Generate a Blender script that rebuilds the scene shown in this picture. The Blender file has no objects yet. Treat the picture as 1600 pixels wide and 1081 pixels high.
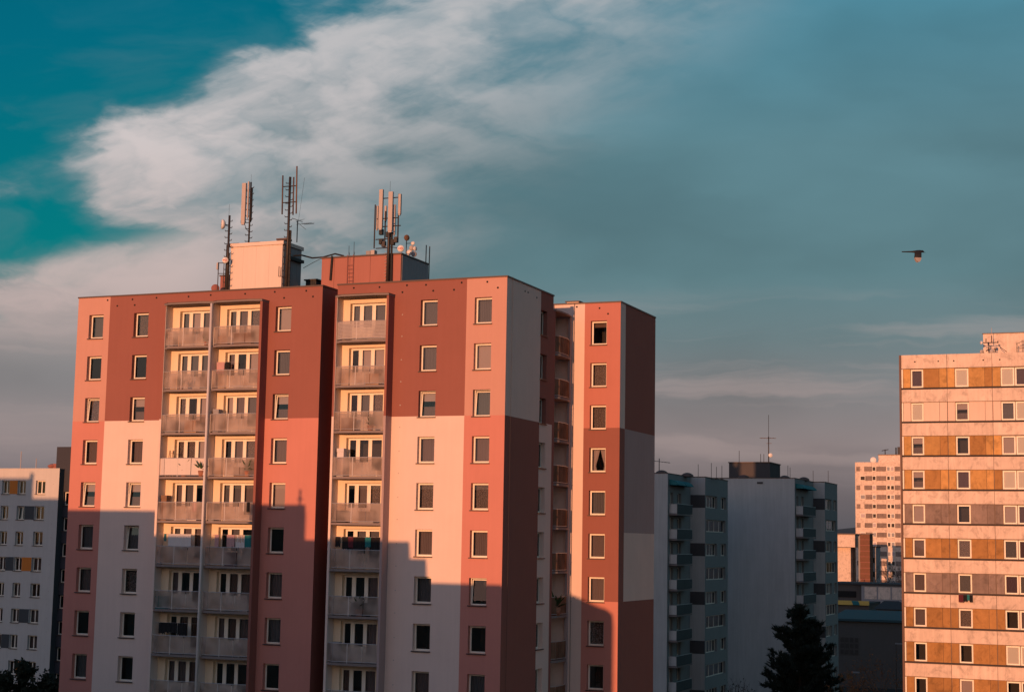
import bpy, math, random
from mathutils import Vector, Matrix
R = random.Random(7)

# ------------------------------------------------------------------ camera
SC = bpy.context.scene
COL = SC.collection
F_PX, W_PX = 2492.6, 1600.0
CAM = Vector((36.449, -87.557, 21.0045))
YAW, PITCH, ROLL = 0.3907, 0.1232, -0.0178
_f = Vector((-math.sin(YAW)*math.cos(PITCH), math.cos(YAW)*math.cos(PITCH), math.sin(PITCH)))
_r0 = Vector((math.cos(YAW), math.sin(YAW), 0)); _u0 = _r0.cross(_f)
_r = _r0*math.cos(ROLL) - _u0*math.sin(ROLL); _u = _u0*math.cos(ROLL) + _r0*math.sin(ROLL)
cam_d = bpy.data.cameras.new('camera'); cam = bpy.data.objects.new('camera', cam_d); COL.objects.link(cam)
cam_d.sensor_width = 36; cam_d.lens = 36*F_PX/W_PX; cam_d.clip_start = 0.5; cam_d.clip_end = 30000
m = Matrix.Identity(4)
for i in range(3):
    m[i][0] = _r[i]; m[i][1] = _u[i]; m[i][2] = -_f[i]; m[i][3] = CAM[i]
cam.matrix_world = m
SC.camera = cam

# ------------------------------------------------------------------ sun, sky, exposure
SUN_EL, SUN_SIDE = math.radians(3.6), math.radians(0.35)     # light travels along +y, a hair towards +x
SUN_DIR = Vector((math.sin(SUN_SIDE)*math.cos(SUN_EL), math.cos(SUN_SIDE)*math.cos(SUN_EL), -math.sin(SUN_EL)))
sd = bpy.data.lights.new('sun', 'SUN'); sun = bpy.data.objects.new('sun', sd); COL.objects.link(sun)
sd.energy = 4.1; sd.angle = math.radians(0.32); sd.color = (1.0, 0.435, 0.205)
sun.rotation_euler = SUN_DIR.to_track_quat('-Z', 'Y').to_euler(); sun.location = (0, -300, 120)

world = bpy.data.worlds.new('World'); SC.world = world; world.use_nodes = True
wt = world.node_tree; wt.nodes.clear()
def _in(nt, sock, v):
    if isinstance(v, bpy.types.NodeSocket): nt.links.new(v, sock)
    elif v is not None: sock.default_value = v
def MA(nt, op, a, b=None, c=None, clamp=False):
    n = nt.nodes.new('ShaderNodeMath'); n.operation = op; n.use_clamp = clamp
    _in(nt, n.inputs[0], a); _in(nt, n.inputs[1], b); _in(nt, n.inputs[2], c); return n.outputs[0]
def SS(nt, e0, e1, x, lo=0.0, hi=1.0):
    n = nt.nodes.new('ShaderNodeMapRange'); n.interpolation_type = 'SMOOTHSTEP'
    _in(nt, n.inputs['Value'], x); n.inputs['From Min'].default_value = e0; n.inputs['From Max'].default_value = e1
    n.inputs['To Min'].default_value = lo; n.inputs['To Max'].default_value = hi; return n.outputs[0]
def MIX(nt, f, a, b, mode='MIX'):
    n = nt.nodes.new('ShaderNodeMix'); n.data_type = 'RGBA'; n.blend_type = mode
    _in(nt, n.inputs[0], f); _in(nt, n.inputs[6], a if not isinstance(a, tuple) else (*a, 1)[:4]); _in(nt, n.inputs[7], b if not isinstance(b, tuple) else (*b, 1)[:4]); return n.outputs[2]
def NOISE(nt, vec, scale, detail=6, rough=0.55, dist=0.0):
    n = nt.nodes.new('ShaderNodeTexNoise'); _in(nt, n.inputs['Vector'], vec); n.inputs['Scale'].default_value = scale
    n.inputs['Detail'].default_value = detail; n.inputs['Roughness'].default_value = rough; n.inputs['Distortion'].default_value = dist
    return n.outputs['Fac']
def XYZ(nt, x, y, z):
    n = nt.nodes.new('ShaderNodeCombineXYZ'); _in(nt, n.inputs[0], x); _in(nt, n.inputs[1], y); _in(nt, n.inputs[2], z); return n.outputs[0]
def RAMP(nt, x, stops):
    n = nt.nodes.new('ShaderNodeValToRGB'); cr = n.color_ramp; _in(nt, n.inputs[0], x)
    while len(cr.elements) < len(stops): cr.elements.new(0.5)
    for e, (p, c) in zip(cr.elements, stops): e.position = p; e.color = (*c, 1)
    return n.outputs[0]
def build_sky():
    nt = wt
    tc = nt.nodes.new('ShaderNodeTexCoord'); sp = nt.nodes.new('ShaderNodeSeparateXYZ'); nt.links.new(tc.outputs['Generated'], sp.inputs[0])
    x, y, z = sp.outputs
    u = MA(nt, 'ARCTAN2', x, y); v = MA(nt, 'ARCSINE', z)
    nish = nt.nodes.new('ShaderNodeTexSky'); nish.sky_type = 'NISHITA'; nish.sun_disc = False
    nish.sun_elevation = SUN_EL; nish.sun_rotation = math.radians(180) + SUN_SIDE
    nish.altitude = 300; nish.air_density = 1.0; nish.dust_density = 1.2; nish.ozone_density = 2.0
    clear = MIX(nt, 1.0, nish.outputs[0], (0.30, 0.272, 0.325), 'MULTIPLY')
    clear = MIX(nt, 1.0, clear, (1.25, 0.74, 0.62), 'DARKEN')                    # caps the sky glow round the low sun at a warm colour
    # away from the sun the clear sky is a deep saturated teal
    away = SS(nt, -0.3, 0.6, y)
    teal = MIX(nt, 1.0, clear, (0.004, 0.379, 0.340), 'MULTIPLY')
    clear = MIX(nt, away, clear, teal)
    # cloud bank, in azimuth / elevation
    warp = NOISE(nt, XYZ(nt, MA(nt, 'MULTIPLY', u, 5.0), MA(nt, 'MULTIPLY', v, 11.0), 3.1), 1.0, 5, 0.6)
    warp = MA(nt, 'SUBTRACT', warp, 0.5)
    u2 = MA(nt, 'ADD', u, MA(nt, 'MULTIPLY', warp, 0.10)); v2 = MA(nt, 'ADD', v, MA(nt, 'MULTIPLY', warp, 0.045))
    n1 = NOISE(nt, XYZ(nt, MA(nt, 'MULTIPLY', u2, 9.0), MA(nt, 'MULTIPLY', v2, 26.0), 0.7), 1.0, 9, 0.55, 0.4)
    # fibres that follow the bank's slope
    ua = MA(nt, 'ADD', MA(nt, 'MULTIPLY', u2, 0.93), MA(nt, 'MULTIPLY', v2, 0.37))
    va = MA(nt, 'SUBTRACT', MA(nt, 'MULTIPLY', v2, 0.93), MA(nt, 'MULTIPLY', u2, 0.37))
    n2 = NOISE(nt, XYZ(nt, MA(nt, 'MULTIPLY', ua, 14.0), MA(nt, 'MULTIPLY', va, 60.0), 5.5), 1.0, 8, 0.6, 0.3)
    n3 = NOISE(nt, XYZ(nt, MA(nt, 'MULTIPLY', u2, 3.2), MA(nt, 'MULTIPLY', v2, 9.0), 9.2), 1.0, 4, 0.5)
    d1 = MA(nt, 'MULTIPLY', MA(nt, 'SUBTRACT', MA(nt, 'ADD', MA(nt, 'MULTIPLY', u, 0.565), 0.622), v), 0.872)
    d3 = MA(nt, 'ADD', MA(nt, 'ABSOLUTE', MA(nt, 'SUBTRACT', v, 0.186)), MA(nt, 'MULTIPLY', MA(nt, 'ADD', u, 0.655), 0.55))
    e0 = MA(nt, 'SMOOTH_MIN', d1, d3, 0.02)
    lob = NOISE(nt, XYZ(nt, MA(nt, 'MULTIPLY', u2, 11.0), MA(nt, 'MULTIPLY', v2, 24.0), 57.2), 1.0, 9, 0.52, 0.15)
    lobc = MA(nt, 'SUBTRACT', lob, 0.43)
    e = MA(nt, 'ADD', e0, MA(nt, 'MULTIPLY', lobc, 0.14))
    e = MA(nt, 'ADD', e, MA(nt, 'MULTIPLY', MA(nt, 'SUBTRACT', n2, 0.5), 0.022))
    cover = SS(nt, -0.010, 0.040, e)
    # thin veil reaching out over the clear part
    cover = MA(nt, 'MAXIMUM', cover, MA(nt, 'MULTIPLY', SS(nt, 0.48, 0.75, n1), SS(nt, -0.10, 0.0, e, 0.0, 0.30)))
    # low bands near the horizon
    nb = NOISE(nt, XYZ(nt, MA(nt, 'MULTIPLY', u2, 3.5), MA(nt, 'MULTIPLY', v2, 55.0), 2.2), 1.0, 6, 0.55)
    low = SS(nt, 0.150, 0.06, v)
    cover = MA(nt, 'MAXIMUM', cover, MA(nt, 'MULTIPLY', low, SS(nt, 0.38, 0.56, nb, 0.72, 1.0)))
    base = RAMP(nt, MA(nt, 'MULTIPLY', v, 2.5), [(0.0, (.090, .092, .108)), (0.08, (.172, .146, .154)), (0.16, (.268, .222, .220)), (0.24, (.205, .202, .207)), (0.32, (.142, .198, .212)),
                                                (0.42, (.110, .205, .230)), (0.62, (.106, .222, .262)), (0.83, (.078, .243, .322)), (1.0, (.055, .135, .175))])
    clump = SS(nt, 0.30, 0.68, n3, 0.84, 1.14)
    cc = nt.nodes.new('ShaderNodeVectorMath'); cc.operation = 'SCALE'; nt.links.new(base, cc.inputs[0]); nt.links.new(clump, cc.inputs['Scale']); base = cc.outputs[0]
    # sunlit outer part of the bank: soft lobes, brightest near the edge, dying out into the grey veil
    detail = MA(nt, 'ADD', MA(nt, 'MULTIPLY', n1, 0.6), MA(nt, 'MULTIPLY', n2, 0.4))
    body = MA(nt, 'MULTIPLY', SS(nt, 0.0, 0.045, e), SS(nt, 0.19, 0.025, e0))
    lobes = SS(nt, 0.385, 0.61, MA(nt, 'ADD', MA(nt, 'MULTIPLY', lob, 0.6), MA(nt, 'MULTIPLY', detail, 0.4)), 0.04, 1.0)
    rim = MA(nt, 'MULTIPLY', SS(nt, 0.004, 0.035, e), SS(nt, 0.11, 0.035, e))
    hi = MA(nt, 'MAXIMUM', MA(nt, 'MULTIPLY', body, lobes), MA(nt, 'MULTIPLY', rim, SS(nt, 0.34, 0.60, detail, 0.45, 0.95)))
    hi = MA(nt, 'MULTIPLY', hi, SS(nt, -0.26, -0.44, MA(nt, 'SUBTRACT', u, MA(nt, 'MULTIPLY', MA(nt, 'SUBTRACT', v, 0.2), 0.9))))
    hi = MA(nt, 'MULTIPLY', hi, SS(nt, 0.085, 0.15, v))
    puff = MA(nt, 'MULTIPLY', MA(nt, 'MULTIPLY', SS(nt, -0.48, -0.61, u), SS(nt, 0.170, 0.150, MA(nt, 'SUBTRACT', MA(nt, 'ADD', v, MA(nt, 'MULTIPLY', lobc, 0.05)), MA(nt, 'MULTIPLY', MA(nt, 'ADD', u, 0.70), 0.27)))), MA(nt, 'MULTIPLY', SS(nt, 0.085, 0.14, v), SS(nt, 0.36, 0.58, n1, 0.72, 1.0)))
    hi = MA(nt, 'MAXIMUM', hi, MA(nt, 'MULTIPLY', puff, 0.95)); cover = MA(nt, 'MAXIMUM', cover, MA(nt, 'MULTIPLY', puff, 0.95))
    bands = MA(nt, 'MULTIPLY', MA(nt, 'MULTIPLY', SS(nt, 0.48, 0.70, nb), SS(nt, 0.17, 0.11, v)), SS(nt, 0.015, 0.06, v))
    hi_col = RAMP(nt, MA(nt, 'MULTIPLY', v, 2.5), [(0.0, (.30, .235, .225)), (0.25, (.42, .33, .315)), (0.42, (.60, .48, .455)), (0.6, (.62, .56, .555)), (0.8, (.52, .51, .52))])
    cloud = MIX(nt, hi, base, hi_col)
    cloud = MIX(nt, MA(nt, 'MULTIPLY', bands, 0.45), cloud, hi_col)
    cover = MA(nt, 'MULTIPLY', cover, SS(nt, -0.75, 0.05, y, 0.35, 1.0))
    out = MIX(nt, cover, clear, cloud)
    bg = nt.nodes.new('ShaderNodeBackground'); nt.links.new(out, bg.inputs[0]); bg.inputs[1].default_value = 1.0
    wo = nt.nodes.new('ShaderNodeOutputWorld'); nt.links.new(bg.outputs[0], wo.inputs[0])
build_sky()
vs = SC.view_settings
SC.display_settings.display_device = 'sRGB'
vs.view_transform = 'Standard'; vs.look = 'None'; vs.exposure = 0.0; vs.gamma = 1.0; vs.use_curve_mapping = False
SC.cycles.max_bounces = 8; SC.cycles.transparent_max_bounces = 12; SC.cycles.diffuse_bounces = 4
SC.cycles.use_denoising = True; SC.cycles.caustics_reflective = False; SC.cycles.caustics_refractive = False
SC.cycles.sample_clamp_indirect = 4.0

# ------------------------------------------------------------------ helpers
def ray(px, py): return (_f + _r*((px-800)/F_PX) - _u*((py-540.5)/F_PX))
def PY(px, py, y): v = ray(px, py); return CAM + v*((y-CAM.y)/v.y)          # point on a plane y = const
def PX(px, py, x): v = ray(px, py); return CAM + v*((x-CAM.x)/v.x)
def PD(px, py, dep): return CAM + ray(px, py)*dep                           # point at a depth
class MB:
    def __init__(s): s.v = []; s.f = []; s.m = []
    def quad(s, a, b, c, d, m=0):
        n = len(s.v); s.v += [tuple(a), tuple(b), tuple(c), tuple(d)]; s.f.append((n, n+1, n+2, n+3)); s.m.append(m); return s
    def poly(s, pts, m=0):
        n = len(s.v); s.v += [tuple(p) for p in pts]; s.f.append(tuple(range(n, n+len(pts)))); s.m.append(m); return s
    def box(s, x0, x1, y0, y1, z0, z1, m=0):
        n = len(s.v)
        s.v += [(x0,y0,z0),(x1,y0,z0),(x1,y1,z0),(x0,y1,z0),(x0,y0,z1),(x1,y0,z1),(x1,y1,z1),(x0,y1,z1)]
        for q in ((0,3,2,1),(4,5,6,7),(0,1,5,4),(1,2,6,5),(2,3,7,6),(3,0,4,7)): s.f.append(tuple(n+i for i in q)); s.m.append(m)
        return s
    def prism(s, pts, z0, z1, m=0):                  # plan polygon, counter-clockwise from above
        n = len(s.v); k = len(pts)
        s.v += [(p[0], p[1], z0) for p in pts] + [(p[0], p[1], z1) for p in pts]
        s.f.append(tuple(n+k-1-i for i in range(k))); s.m.append(m); s.f.append(tuple(n+k+i for i in range(k))); s.m.append(m)
        for i in range(k): j = (i+1) % k; s.f.append((n+i, n+j, n+k+j, n+k+i)); s.m.append(m)
        return s
    def tube(s, p0, p1, r0, r1=None, n=6, m=0, cap=True):
        p0, p1 = Vector(p0), Vector(p1); r1 = r0 if r1 is None else r1
        d = (p1-p0).normalized(); a = d.cross(Vector((0, 0, 1)) if abs(d.z) < 0.9 else Vector((1, 0, 0))).normalized(); b = d.cross(a)
        k = len(s.v)
        for p, rr in ((p0, r0), (p1, r1)):
            for i in range(n):
                t = 2*math.pi*i/n; s.v.append(tuple(p + a*(rr*math.cos(t)) + b*(rr*math.sin(t))))
        for i in range(n): j = (i+1) % n; s.f.append((k+i, k+n+i, k+n+j, k+j)); s.m.append(m)
        if cap: s.f.append(tuple(k+i for i in range(n))); s.m.append(m); s.f.append(tuple(k+2*n-1-i for i in range(n))); s.m.append(m)
        return s
    def path(s, pts, r, n=5, m=0):
        for a, b in zip(pts, pts[1:]): s.tube(a, b, r, n=n, m=m)
        return s
    def lathe(s, o, axis, prof, n=16, m=0):          # prof: (distance along axis, radius)
        o = Vector(o); d = Vector(axis).normalized(); a = d.cross(Vector((0, 0, 1)) if abs(d.z) < 0.9 else Vector((1, 0, 0))).normalized(); b = d.cross(a)
        k = len(s.v)
        for t, rr in prof:
            for i in range(n):
                q = 2*math.pi*i/n; s.v.append(tuple(o + d*t + a*(rr*math.cos(q)) + b*(rr*math.sin(q))))
        for g in range(len(prof)-1):
            for i in range(n): j = (i+1) % n; s.f.append((k+g*n+i, k+g*n+j, k+g*n+n+j, k+g*n+n+i)); s.m.append(m)
        return s
    def mesh(s, name, mats, smooth=False):
        me = bpy.data.meshes.new(name); me.from_pydata(s.v, [], s.f); 
        for mt in (mats if isinstance(mats, (list, tuple)) else [mats]): me.materials.append(mt)
        me.polygons.foreach_set('material_index', s.m)
        if smooth: me.polygons.foreach_set('use_smooth', [True]*len(s.f))
        me.update(); return me
def link(name, me, parent=None, loc=None, rotz=0.0):
    o = bpy.data.objects.new(name, me); COL.objects.link(o)
    if loc is not None: o.location = loc
    if rotz: o.rotation_euler = (0, 0, rotz)
    if parent is not None:
        o.parent = parent
        if parent.type == 'EMPTY': o.matrix_parent_inverse = Matrix.Translation(-parent.location)
    return o
def tag(o, label, cat, group=None):
    o['label'] = label; o['category'] = cat
    if group: o['group'] = group
    return o
def thing(name, label, cat, loc, group=None):
    o = bpy.data.objects.new(name, None); COL.objects.link(o); o.location = loc; o.empty_display_size = 0.5
    return tag(o, label, cat, group)
def structure(name, me, kind='structure'): o = link(name, me); o['kind'] = kind; return o
def part(name, mb, mats, parent, smooth=False): return link(name, mb.mesh(name, mats, smooth), parent)

# ------------------------------------------------------------------ materials
def base_mat(name):
    mt = bpy.data.materials.new(name); mt.use_nodes = True; nt = mt.node_tree
    return mt, nt, nt.nodes['Principled BSDF']
def plaster(name, col, var=0.10, rough=0.9, bump=0.15, streak=0.08, scale=0.5, objvar=0.0):
    mt, nt, b = base_mat(name)
    g = nt.nodes.new('ShaderNodeNewGeometry'); sp = nt.nodes.new('ShaderNodeSeparateXYZ'); nt.links.new(g.outputs['Position'], sp.inputs[0])
    big = NOISE(nt, g.outputs['Position'], scale, 5, 0.6)
    st = NOISE(nt, XYZ(nt, MA(nt, 'MULTIPLY', sp.outputs[0], 4.0), MA(nt, 'MULTIPLY', sp.outputs[1], 4.0), MA(nt, 'MULTIPLY', sp.outputs[2], 0.22)), 1.0, 4, 0.6)
    fine = NOISE(nt, g.outputs['Position'], 30.0, 3, 0.6)
    f = MA(nt, 'ADD', MA(nt, 'MULTIPLY', MA(nt, 'SUBTRACT', big, 0.5), var*2.2), MA(nt, 'MULTIPLY', MA(nt, 'SUBTRACT', st, 0.5), streak*2.2))
    f = MA(nt, 'ADD', f, MA(nt, 'MULTIPLY', MA(nt, 'SUBTRACT', fine, 0.5), 0.10))
    f = MA(nt, 'ADD', f, 1.0)
    if objvar:
        oi = nt.nodes.new('ShaderNodeObjectInfo'); f = MA(nt, 'MULTIPLY', f, MA(nt, 'ADD', 1.0-objvar, MA(nt, 'MULTIPLY', oi.outputs['Random'], 2*objvar)))
        st2 = NOISE(nt, XYZ(nt, MA(nt, 'MULTIPLY', sp.outputs[0], 1.3), 0.0, MA(nt, 'ADD', MA(nt, 'MULTIPLY', sp.outputs[2], 1.1), MA(nt, 'MULTIPLY', oi.outputs['Random'], 50.0))), 1.0, 6, 0.7, 0.6)
        f = MA(nt, 'MULTIPLY', f, SS(nt, 0.46, 0.70, st2, 1.0, 0.66))
    vm = nt.nodes.new('ShaderNodeVectorMath'); vm.operation = 'SCALE'; vm.inputs[0].default_value = col; nt.links.new(f, vm.inputs['Scale'])
    nt.links.new(vm.outputs[0], b.inputs['Base Color']); b.inputs['Roughness'].default_value = rough; b.inputs['Specular IOR Level'].default_value = 0.25
    bp = nt.nodes.new('ShaderNodeBump'); bp.inputs['Strength'].default_value = bump; bp.inputs['Distance'].default_value = 0.02
    nt.links.new(MA(nt, 'ADD', fine, MA(nt, 'MULTIPLY', big, 0.6)), bp.inputs['Height']); nt.links.new(bp.outputs[0], b.inputs['Normal'])
    return mt
def simple(name, col, rough=0.6, metal=0.0, var=0.12, scale=3.0, spec=0.35):
    mt, nt, b = base_mat(name)
    g = nt.nodes.new('ShaderNodeNewGeometry'); n = NOISE(nt, g.outputs['Position'], scale, 4, 0.6)
    f = MA(nt, 'ADD', 1.0, MA(nt, 'MULTIPLY', MA(nt, 'SUBTRACT', n, 0.5), var*2))
    vm = nt.nodes.new('ShaderNodeVectorMath'); vm.operation = 'SCALE'; vm.inputs[0].default_value = col; nt.links.new(f, vm.inputs['Scale'])
    nt.links.new(vm.outputs[0], b.inputs['Base Color']); b.inputs['Roughness'].default_value = rough; b.inputs['Metallic'].default_value = metal
    b.inputs['Specular IOR Level'].default_value = spec
    return mt
def glass_mat(name, tint=(0.62, 0.66, 0.68), rough=0.0, ior=1.5, body=None, bodyf=0.0):
    mt, nt, b = base_mat(name); nt.nodes.remove(b); out = nt.nodes['Material Output']
    tr = nt.nodes.new('ShaderNodeBsdfTransparent'); tr.inputs[0].default_value = (*tint, 1)
    gl = nt.nodes.new('ShaderNodeBsdfGlossy'); gl.inputs['Roughness'].default_value = rough; gl.inputs[0].default_value = (1, 1, 1, 1)
    fr = nt.nodes.new('ShaderNodeFresnel'); fr.inputs[0].default_value = ior
    mx = nt.nodes.new('ShaderNodeMixShader'); nt.links.new(MA(nt, 'MULTIPLY', fr.outputs[0], 1.25, clamp=True), mx.inputs[0]); nt.links.new(tr.outputs[0], mx.inputs[1]); nt.links.new(gl.outputs[0], mx.inputs[2])
    nt.links.new(mx.outputs[0], out.inputs[0]); return mt
def frosted_mat(name, tint, dens=0.5):
    mt, nt, b = base_mat(name); nt.nodes.remove(b); out = nt.nodes['Material Output']
    tr = nt.nodes.new('ShaderNodeBsdfTransparent'); tr.inputs[0].default_value = (tint[0]*.74, tint[1]*.74, tint[2]*.76, 1)
    tl = nt.nodes.new('ShaderNodeBsdfTranslucent'); tl.inputs[0].default_value = (tint[0]*.70, tint[1]*.70, tint[2]*.70, 1)
    df = nt.nodes.new('ShaderNodeBsdfDiffuse'); df.inputs[0].default_value = (tint[0]*0.92, tint[1]*0.88, tint[2]*0.88, 1)
    def mix(f, a, b_):
        n = nt.nodes.new('ShaderNodeMixShader'); n.inputs[0].default_value = f; nt.links.new(a, n.inputs[1]); nt.links.new(b_, n.inputs[2]); return n.outputs[0]
    s = mix(0.5, tl.outputs[0], df.outputs[0])
    ge = nt.nodes.new('ShaderNodeNewGeometry'); un = SS(nt, 0.32, 0.68, NOISE(nt, ge.outputs['Position'], 1.1, 1, 0.4, 0.0), dens-.16, dens+.18)
    mm = nt.nodes.new('ShaderNodeMixShader'); nt.links.new(un, mm.inputs[0]); nt.links.new(tr.outputs[0], mm.inputs[1]); nt.links.new(s, mm.inputs[2]); s = mm.outputs[0]
    geo = nt.nodes.new('ShaderNodeNewGeometry'); t2 = nt.nodes.new('ShaderNodeBsdfTransparent'); fin_ = nt.nodes.new('ShaderNodeMixShader')   # the sheet's far side adds nothing of its own
    nt.links.new(geo.outputs['Backfacing'], fin_.inputs[0]); nt.links.new(s, fin_.inputs[1]); nt.links.new(t2.outputs[0], fin_.inputs[2])
    nt.links.new(fin_.outputs[0], out.inputs[0]); return mt
def curtain_mat(name, col, alpha=0.75, pattern=None):
    mt, nt, b = base_mat(name); out = nt.nodes['Material Output']; nt.nodes.remove(b)
    df = nt.nodes.new('ShaderNodeBsdfDiffuse'); df.inputs[0].default_value = (*col, 1); tr = nt.nodes.new('ShaderNodeBsdfTransparent')
    mx = nt.nodes.new('ShaderNodeMixShader'); nt.links.new(tr.outputs[0], mx.inputs[1]); nt.links.new(df.outputs[0], mx.inputs[2])
    if pattern == 'lace':
        tc = nt.nodes.new('ShaderNodeTexCoord'); vo = nt.nodes.new('ShaderNodeTexVoronoi'); nt.links.new(tc.outputs['Object'], vo.inputs['Vector']); vo.inputs['Scale'].default_value = 13.0
        nt.links.new(SS(nt, 0.15, 0.55, vo.outputs['Distance'], alpha, alpha*0.55), mx.inputs[0])
    else: mx.inputs[0].default_value = alpha
    nt.links.new(mx.outputs[0], out.inputs[0]); return mt
M = dict(
    darkred=plaster('dark red plaster', (.28, .110, .088), .07, streak=.05), coral=plaster('coral plaster', (.555, .226, .182), .07, streak=.05), lightcoral=plaster('light coral plaster', (.54, .295, .238), .07, streak=.05),
    peach=plaster('pale peach plaster', (.73, .565, .495), .07, streak=.05), cream=plaster('cream loggia plaster', (.78, .63, .46), .06), orange=plaster('orange coral plaster', (.50, .195, .155),.07, streak=.05),
    mauve=plaster('mauve plaster', (.40, .30, .29), .05), charcoal=plaster('charcoal tower plaster', (.050, .052, .064), .08), flash=simple('brown metal flashing', (.10, .065, .055), .5), white=simple('white window plastic', (.80, .74, .64), .45, var=.04),
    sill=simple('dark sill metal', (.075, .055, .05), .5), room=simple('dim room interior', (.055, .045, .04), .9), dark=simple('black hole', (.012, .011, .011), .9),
    glass=glass_mat('window glass', (.76, .77, .78)), frost=frosted_mat('frosted balcony glass', (.88, .77, .69), 0.44), frost2=frosted_mat('sun tinted balcony glass', (.40, .25, .17), 0.8), slab=plaster('balcony concrete', (.23, .19, .18), .1), rail=simple('galvanised rail', (.50, .47, .46), .45, .3),  # side balcony glass: the sunlight's orange is put into its tint
    beige=plaster('beige balcony board', (.66, .57, .52), .05), louver=simple('aluminium louvre', (.40, .34, .315), .9),
    net=curtain_mat('net curtain', (.34, .27, .28), .66), grey=curtain_mat('grey net curtain', (.215, .21, .235), .85), lace=curtain_mat('lace curtain', (.40, .32, .31), .85, 'lace'), blind=curtain_mat('pale roller blind', (.50, .41, .41), 1.0), wblind=curtain_mat('white roller blind', (.86, .80, .74), 1.0), plum=curtain_mat('plum curtain', (.16, .11, .14), .95),
    brownc=curtain_mat('brown drapes', (.20, .13, .11), .95), roof=simple('bitumen roof', (.05, .05, .052), .9), steel=simple('dark mast steel', (.055, .045, .042), .5, .4), antenna=simple('antenna radome', (.44, .385, .365), .6, var=.1), post=simple('pale steel post', (.62, .56, .53), .6, var=.06),
    dish=simple('dish white', (.72, .68, .66), .5, var=.05), redmark=simple('red print', (.55, .06, .05), .6), rust=simple('brick red chimney', (.30, .12, .10), .9), cable=simple('black cable', (.02, .02, .02), .6),
    roomcream=plaster('machine room cream', (.70, .58, .51), .05), roomred=plaster('machine room red', (.37, .155, .125), .06), roomgrey=plaster('machine room grey', (.30, .29, .30), .06),
    conc=plaster('weathered concrete panel', (.70, .555, .46), .14, streak=.20, scale=1.1, objvar=.06), ochre=plaster('ochre infill panel', (.53, .295, .105), .28, .8, streak=.12, scale=2.2, objvar=.14), ochre2=plaster('dark ochre infill panel', (.38, .195, .068), .24, .8, streak=.12, scale=2.0, objvar=.14),
    stucco=plaster('brown stucco infill', (.25, .19, .165), .30, streak=.18, scale=1.8, objvar=.12), pink=plaster('pink render infill', (.74, .56, .46), .08), joint=simple('dark panel joint', (.05, .042, .04), .9),
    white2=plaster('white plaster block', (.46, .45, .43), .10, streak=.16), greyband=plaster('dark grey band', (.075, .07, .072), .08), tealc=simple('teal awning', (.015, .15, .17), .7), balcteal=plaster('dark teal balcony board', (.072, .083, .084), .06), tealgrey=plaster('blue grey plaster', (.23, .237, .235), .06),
    hwhite=plaster('off white block', (.54, .515, .49), .07), orangep=plaster('orange panel', (.62, .20, .04), .06), brown=plaster('brown tower plaster', (.165, .105, .085), .08), greyp=plaster('charcoal panel and shaded side', (.07, .075, .08), .06),
    brick=simple('red brick', (.17, .075, .045), .9, scale=2.0, var=.3), yellow=simple('yellow fascia', (.62, .42, .10), .6), tealroof=simple('teal metal roof', (.03, .07, .08), .7), wallbrown=plaster('grey brown hall wall', (.10, .088, .08), .08),
    ground=simple('dark turf and asphalt', (.028, .027, .022), .95, scale=.15, var=.4), hill=simple('hazy wooded hill', (.055, .075, .085), 1.0, scale=.01, var=.3), wood=simple('tree bark', (.055, .04, .03), .95), needles=simple('pine needles', (.018, .026, .017), .8),  # hill: distance haze is put into its blue-grey colour
    leaf=simple('autumn leaves', (.26, .105, .035), .8, var=.4, scale=1.0), bush=simple('dark shrub leaves', (.022, .027, .016), .85), twig=simple('bare twigs', (.16, .09, .06), .9),
    bird=simple('black feathers', (.012, .011, .013), .5), birdw=simple('white feathers', (.31, .27, .26), .8), black=simple('black cloth', (.014, .013, .014), .95), maroon=simple('maroon cloth', (.10, .02, .03), .95), tealcloth=simple('teal cloth', (.02, .17, .18), .95),
    whitecloth=simple('white cloth', (.62, .58, .57), .95, var=.06), pinkcloth=simple('pink cloth', (.50, .30, .30), .95), terracotta=simple('terracotta', (.35, .15, .09), .9), plant=simple('pot plant leaves', (.04, .07, .025), .8), brownbox=simple('brown box', (.22, .12, .07), .8), tan=simple('tan cardboard', (.42, .27, .17), .9))

# ------------------------------------------------------------------ ground and hills
structure('ground', MB().quad((-9000, -4000, 0), (9000, -4000, 0), (9000, 12000, 0), (-9000, 12000, 0)).mesh('ground', M['ground']))
def hills():
    mb = MB(); nx, ny = 90, 8; rr = random.Random(3); ph = [rr.uniform(0, 6.28) for _ in range(6)]
    for j in range(ny+1):
        for i in range(nx+1):
            x = -5200 + i*8200/nx; y = 3600 + j*2600/ny; t = math.sin(math.pi*j/ny)
            h = 70 + 26*math.sin(x/700+ph[0]) + 14*math.sin(x/310+ph[1]) + 5*math.sin(x/90+ph[2]) + 3*math.sin(x/37+ph[3])
            mb.v.append((x, y, -6 + t*(h+10)))
    for j in range(ny):
        for i in range(nx):
            a = j*(nx+1)+i; mb.f.append((a, a+1, a+nx+2, a+nx+1)); mb.m.append(0)
    return mb
structure('hills', hills().mesh('hills', M['hill'], True))

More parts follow.
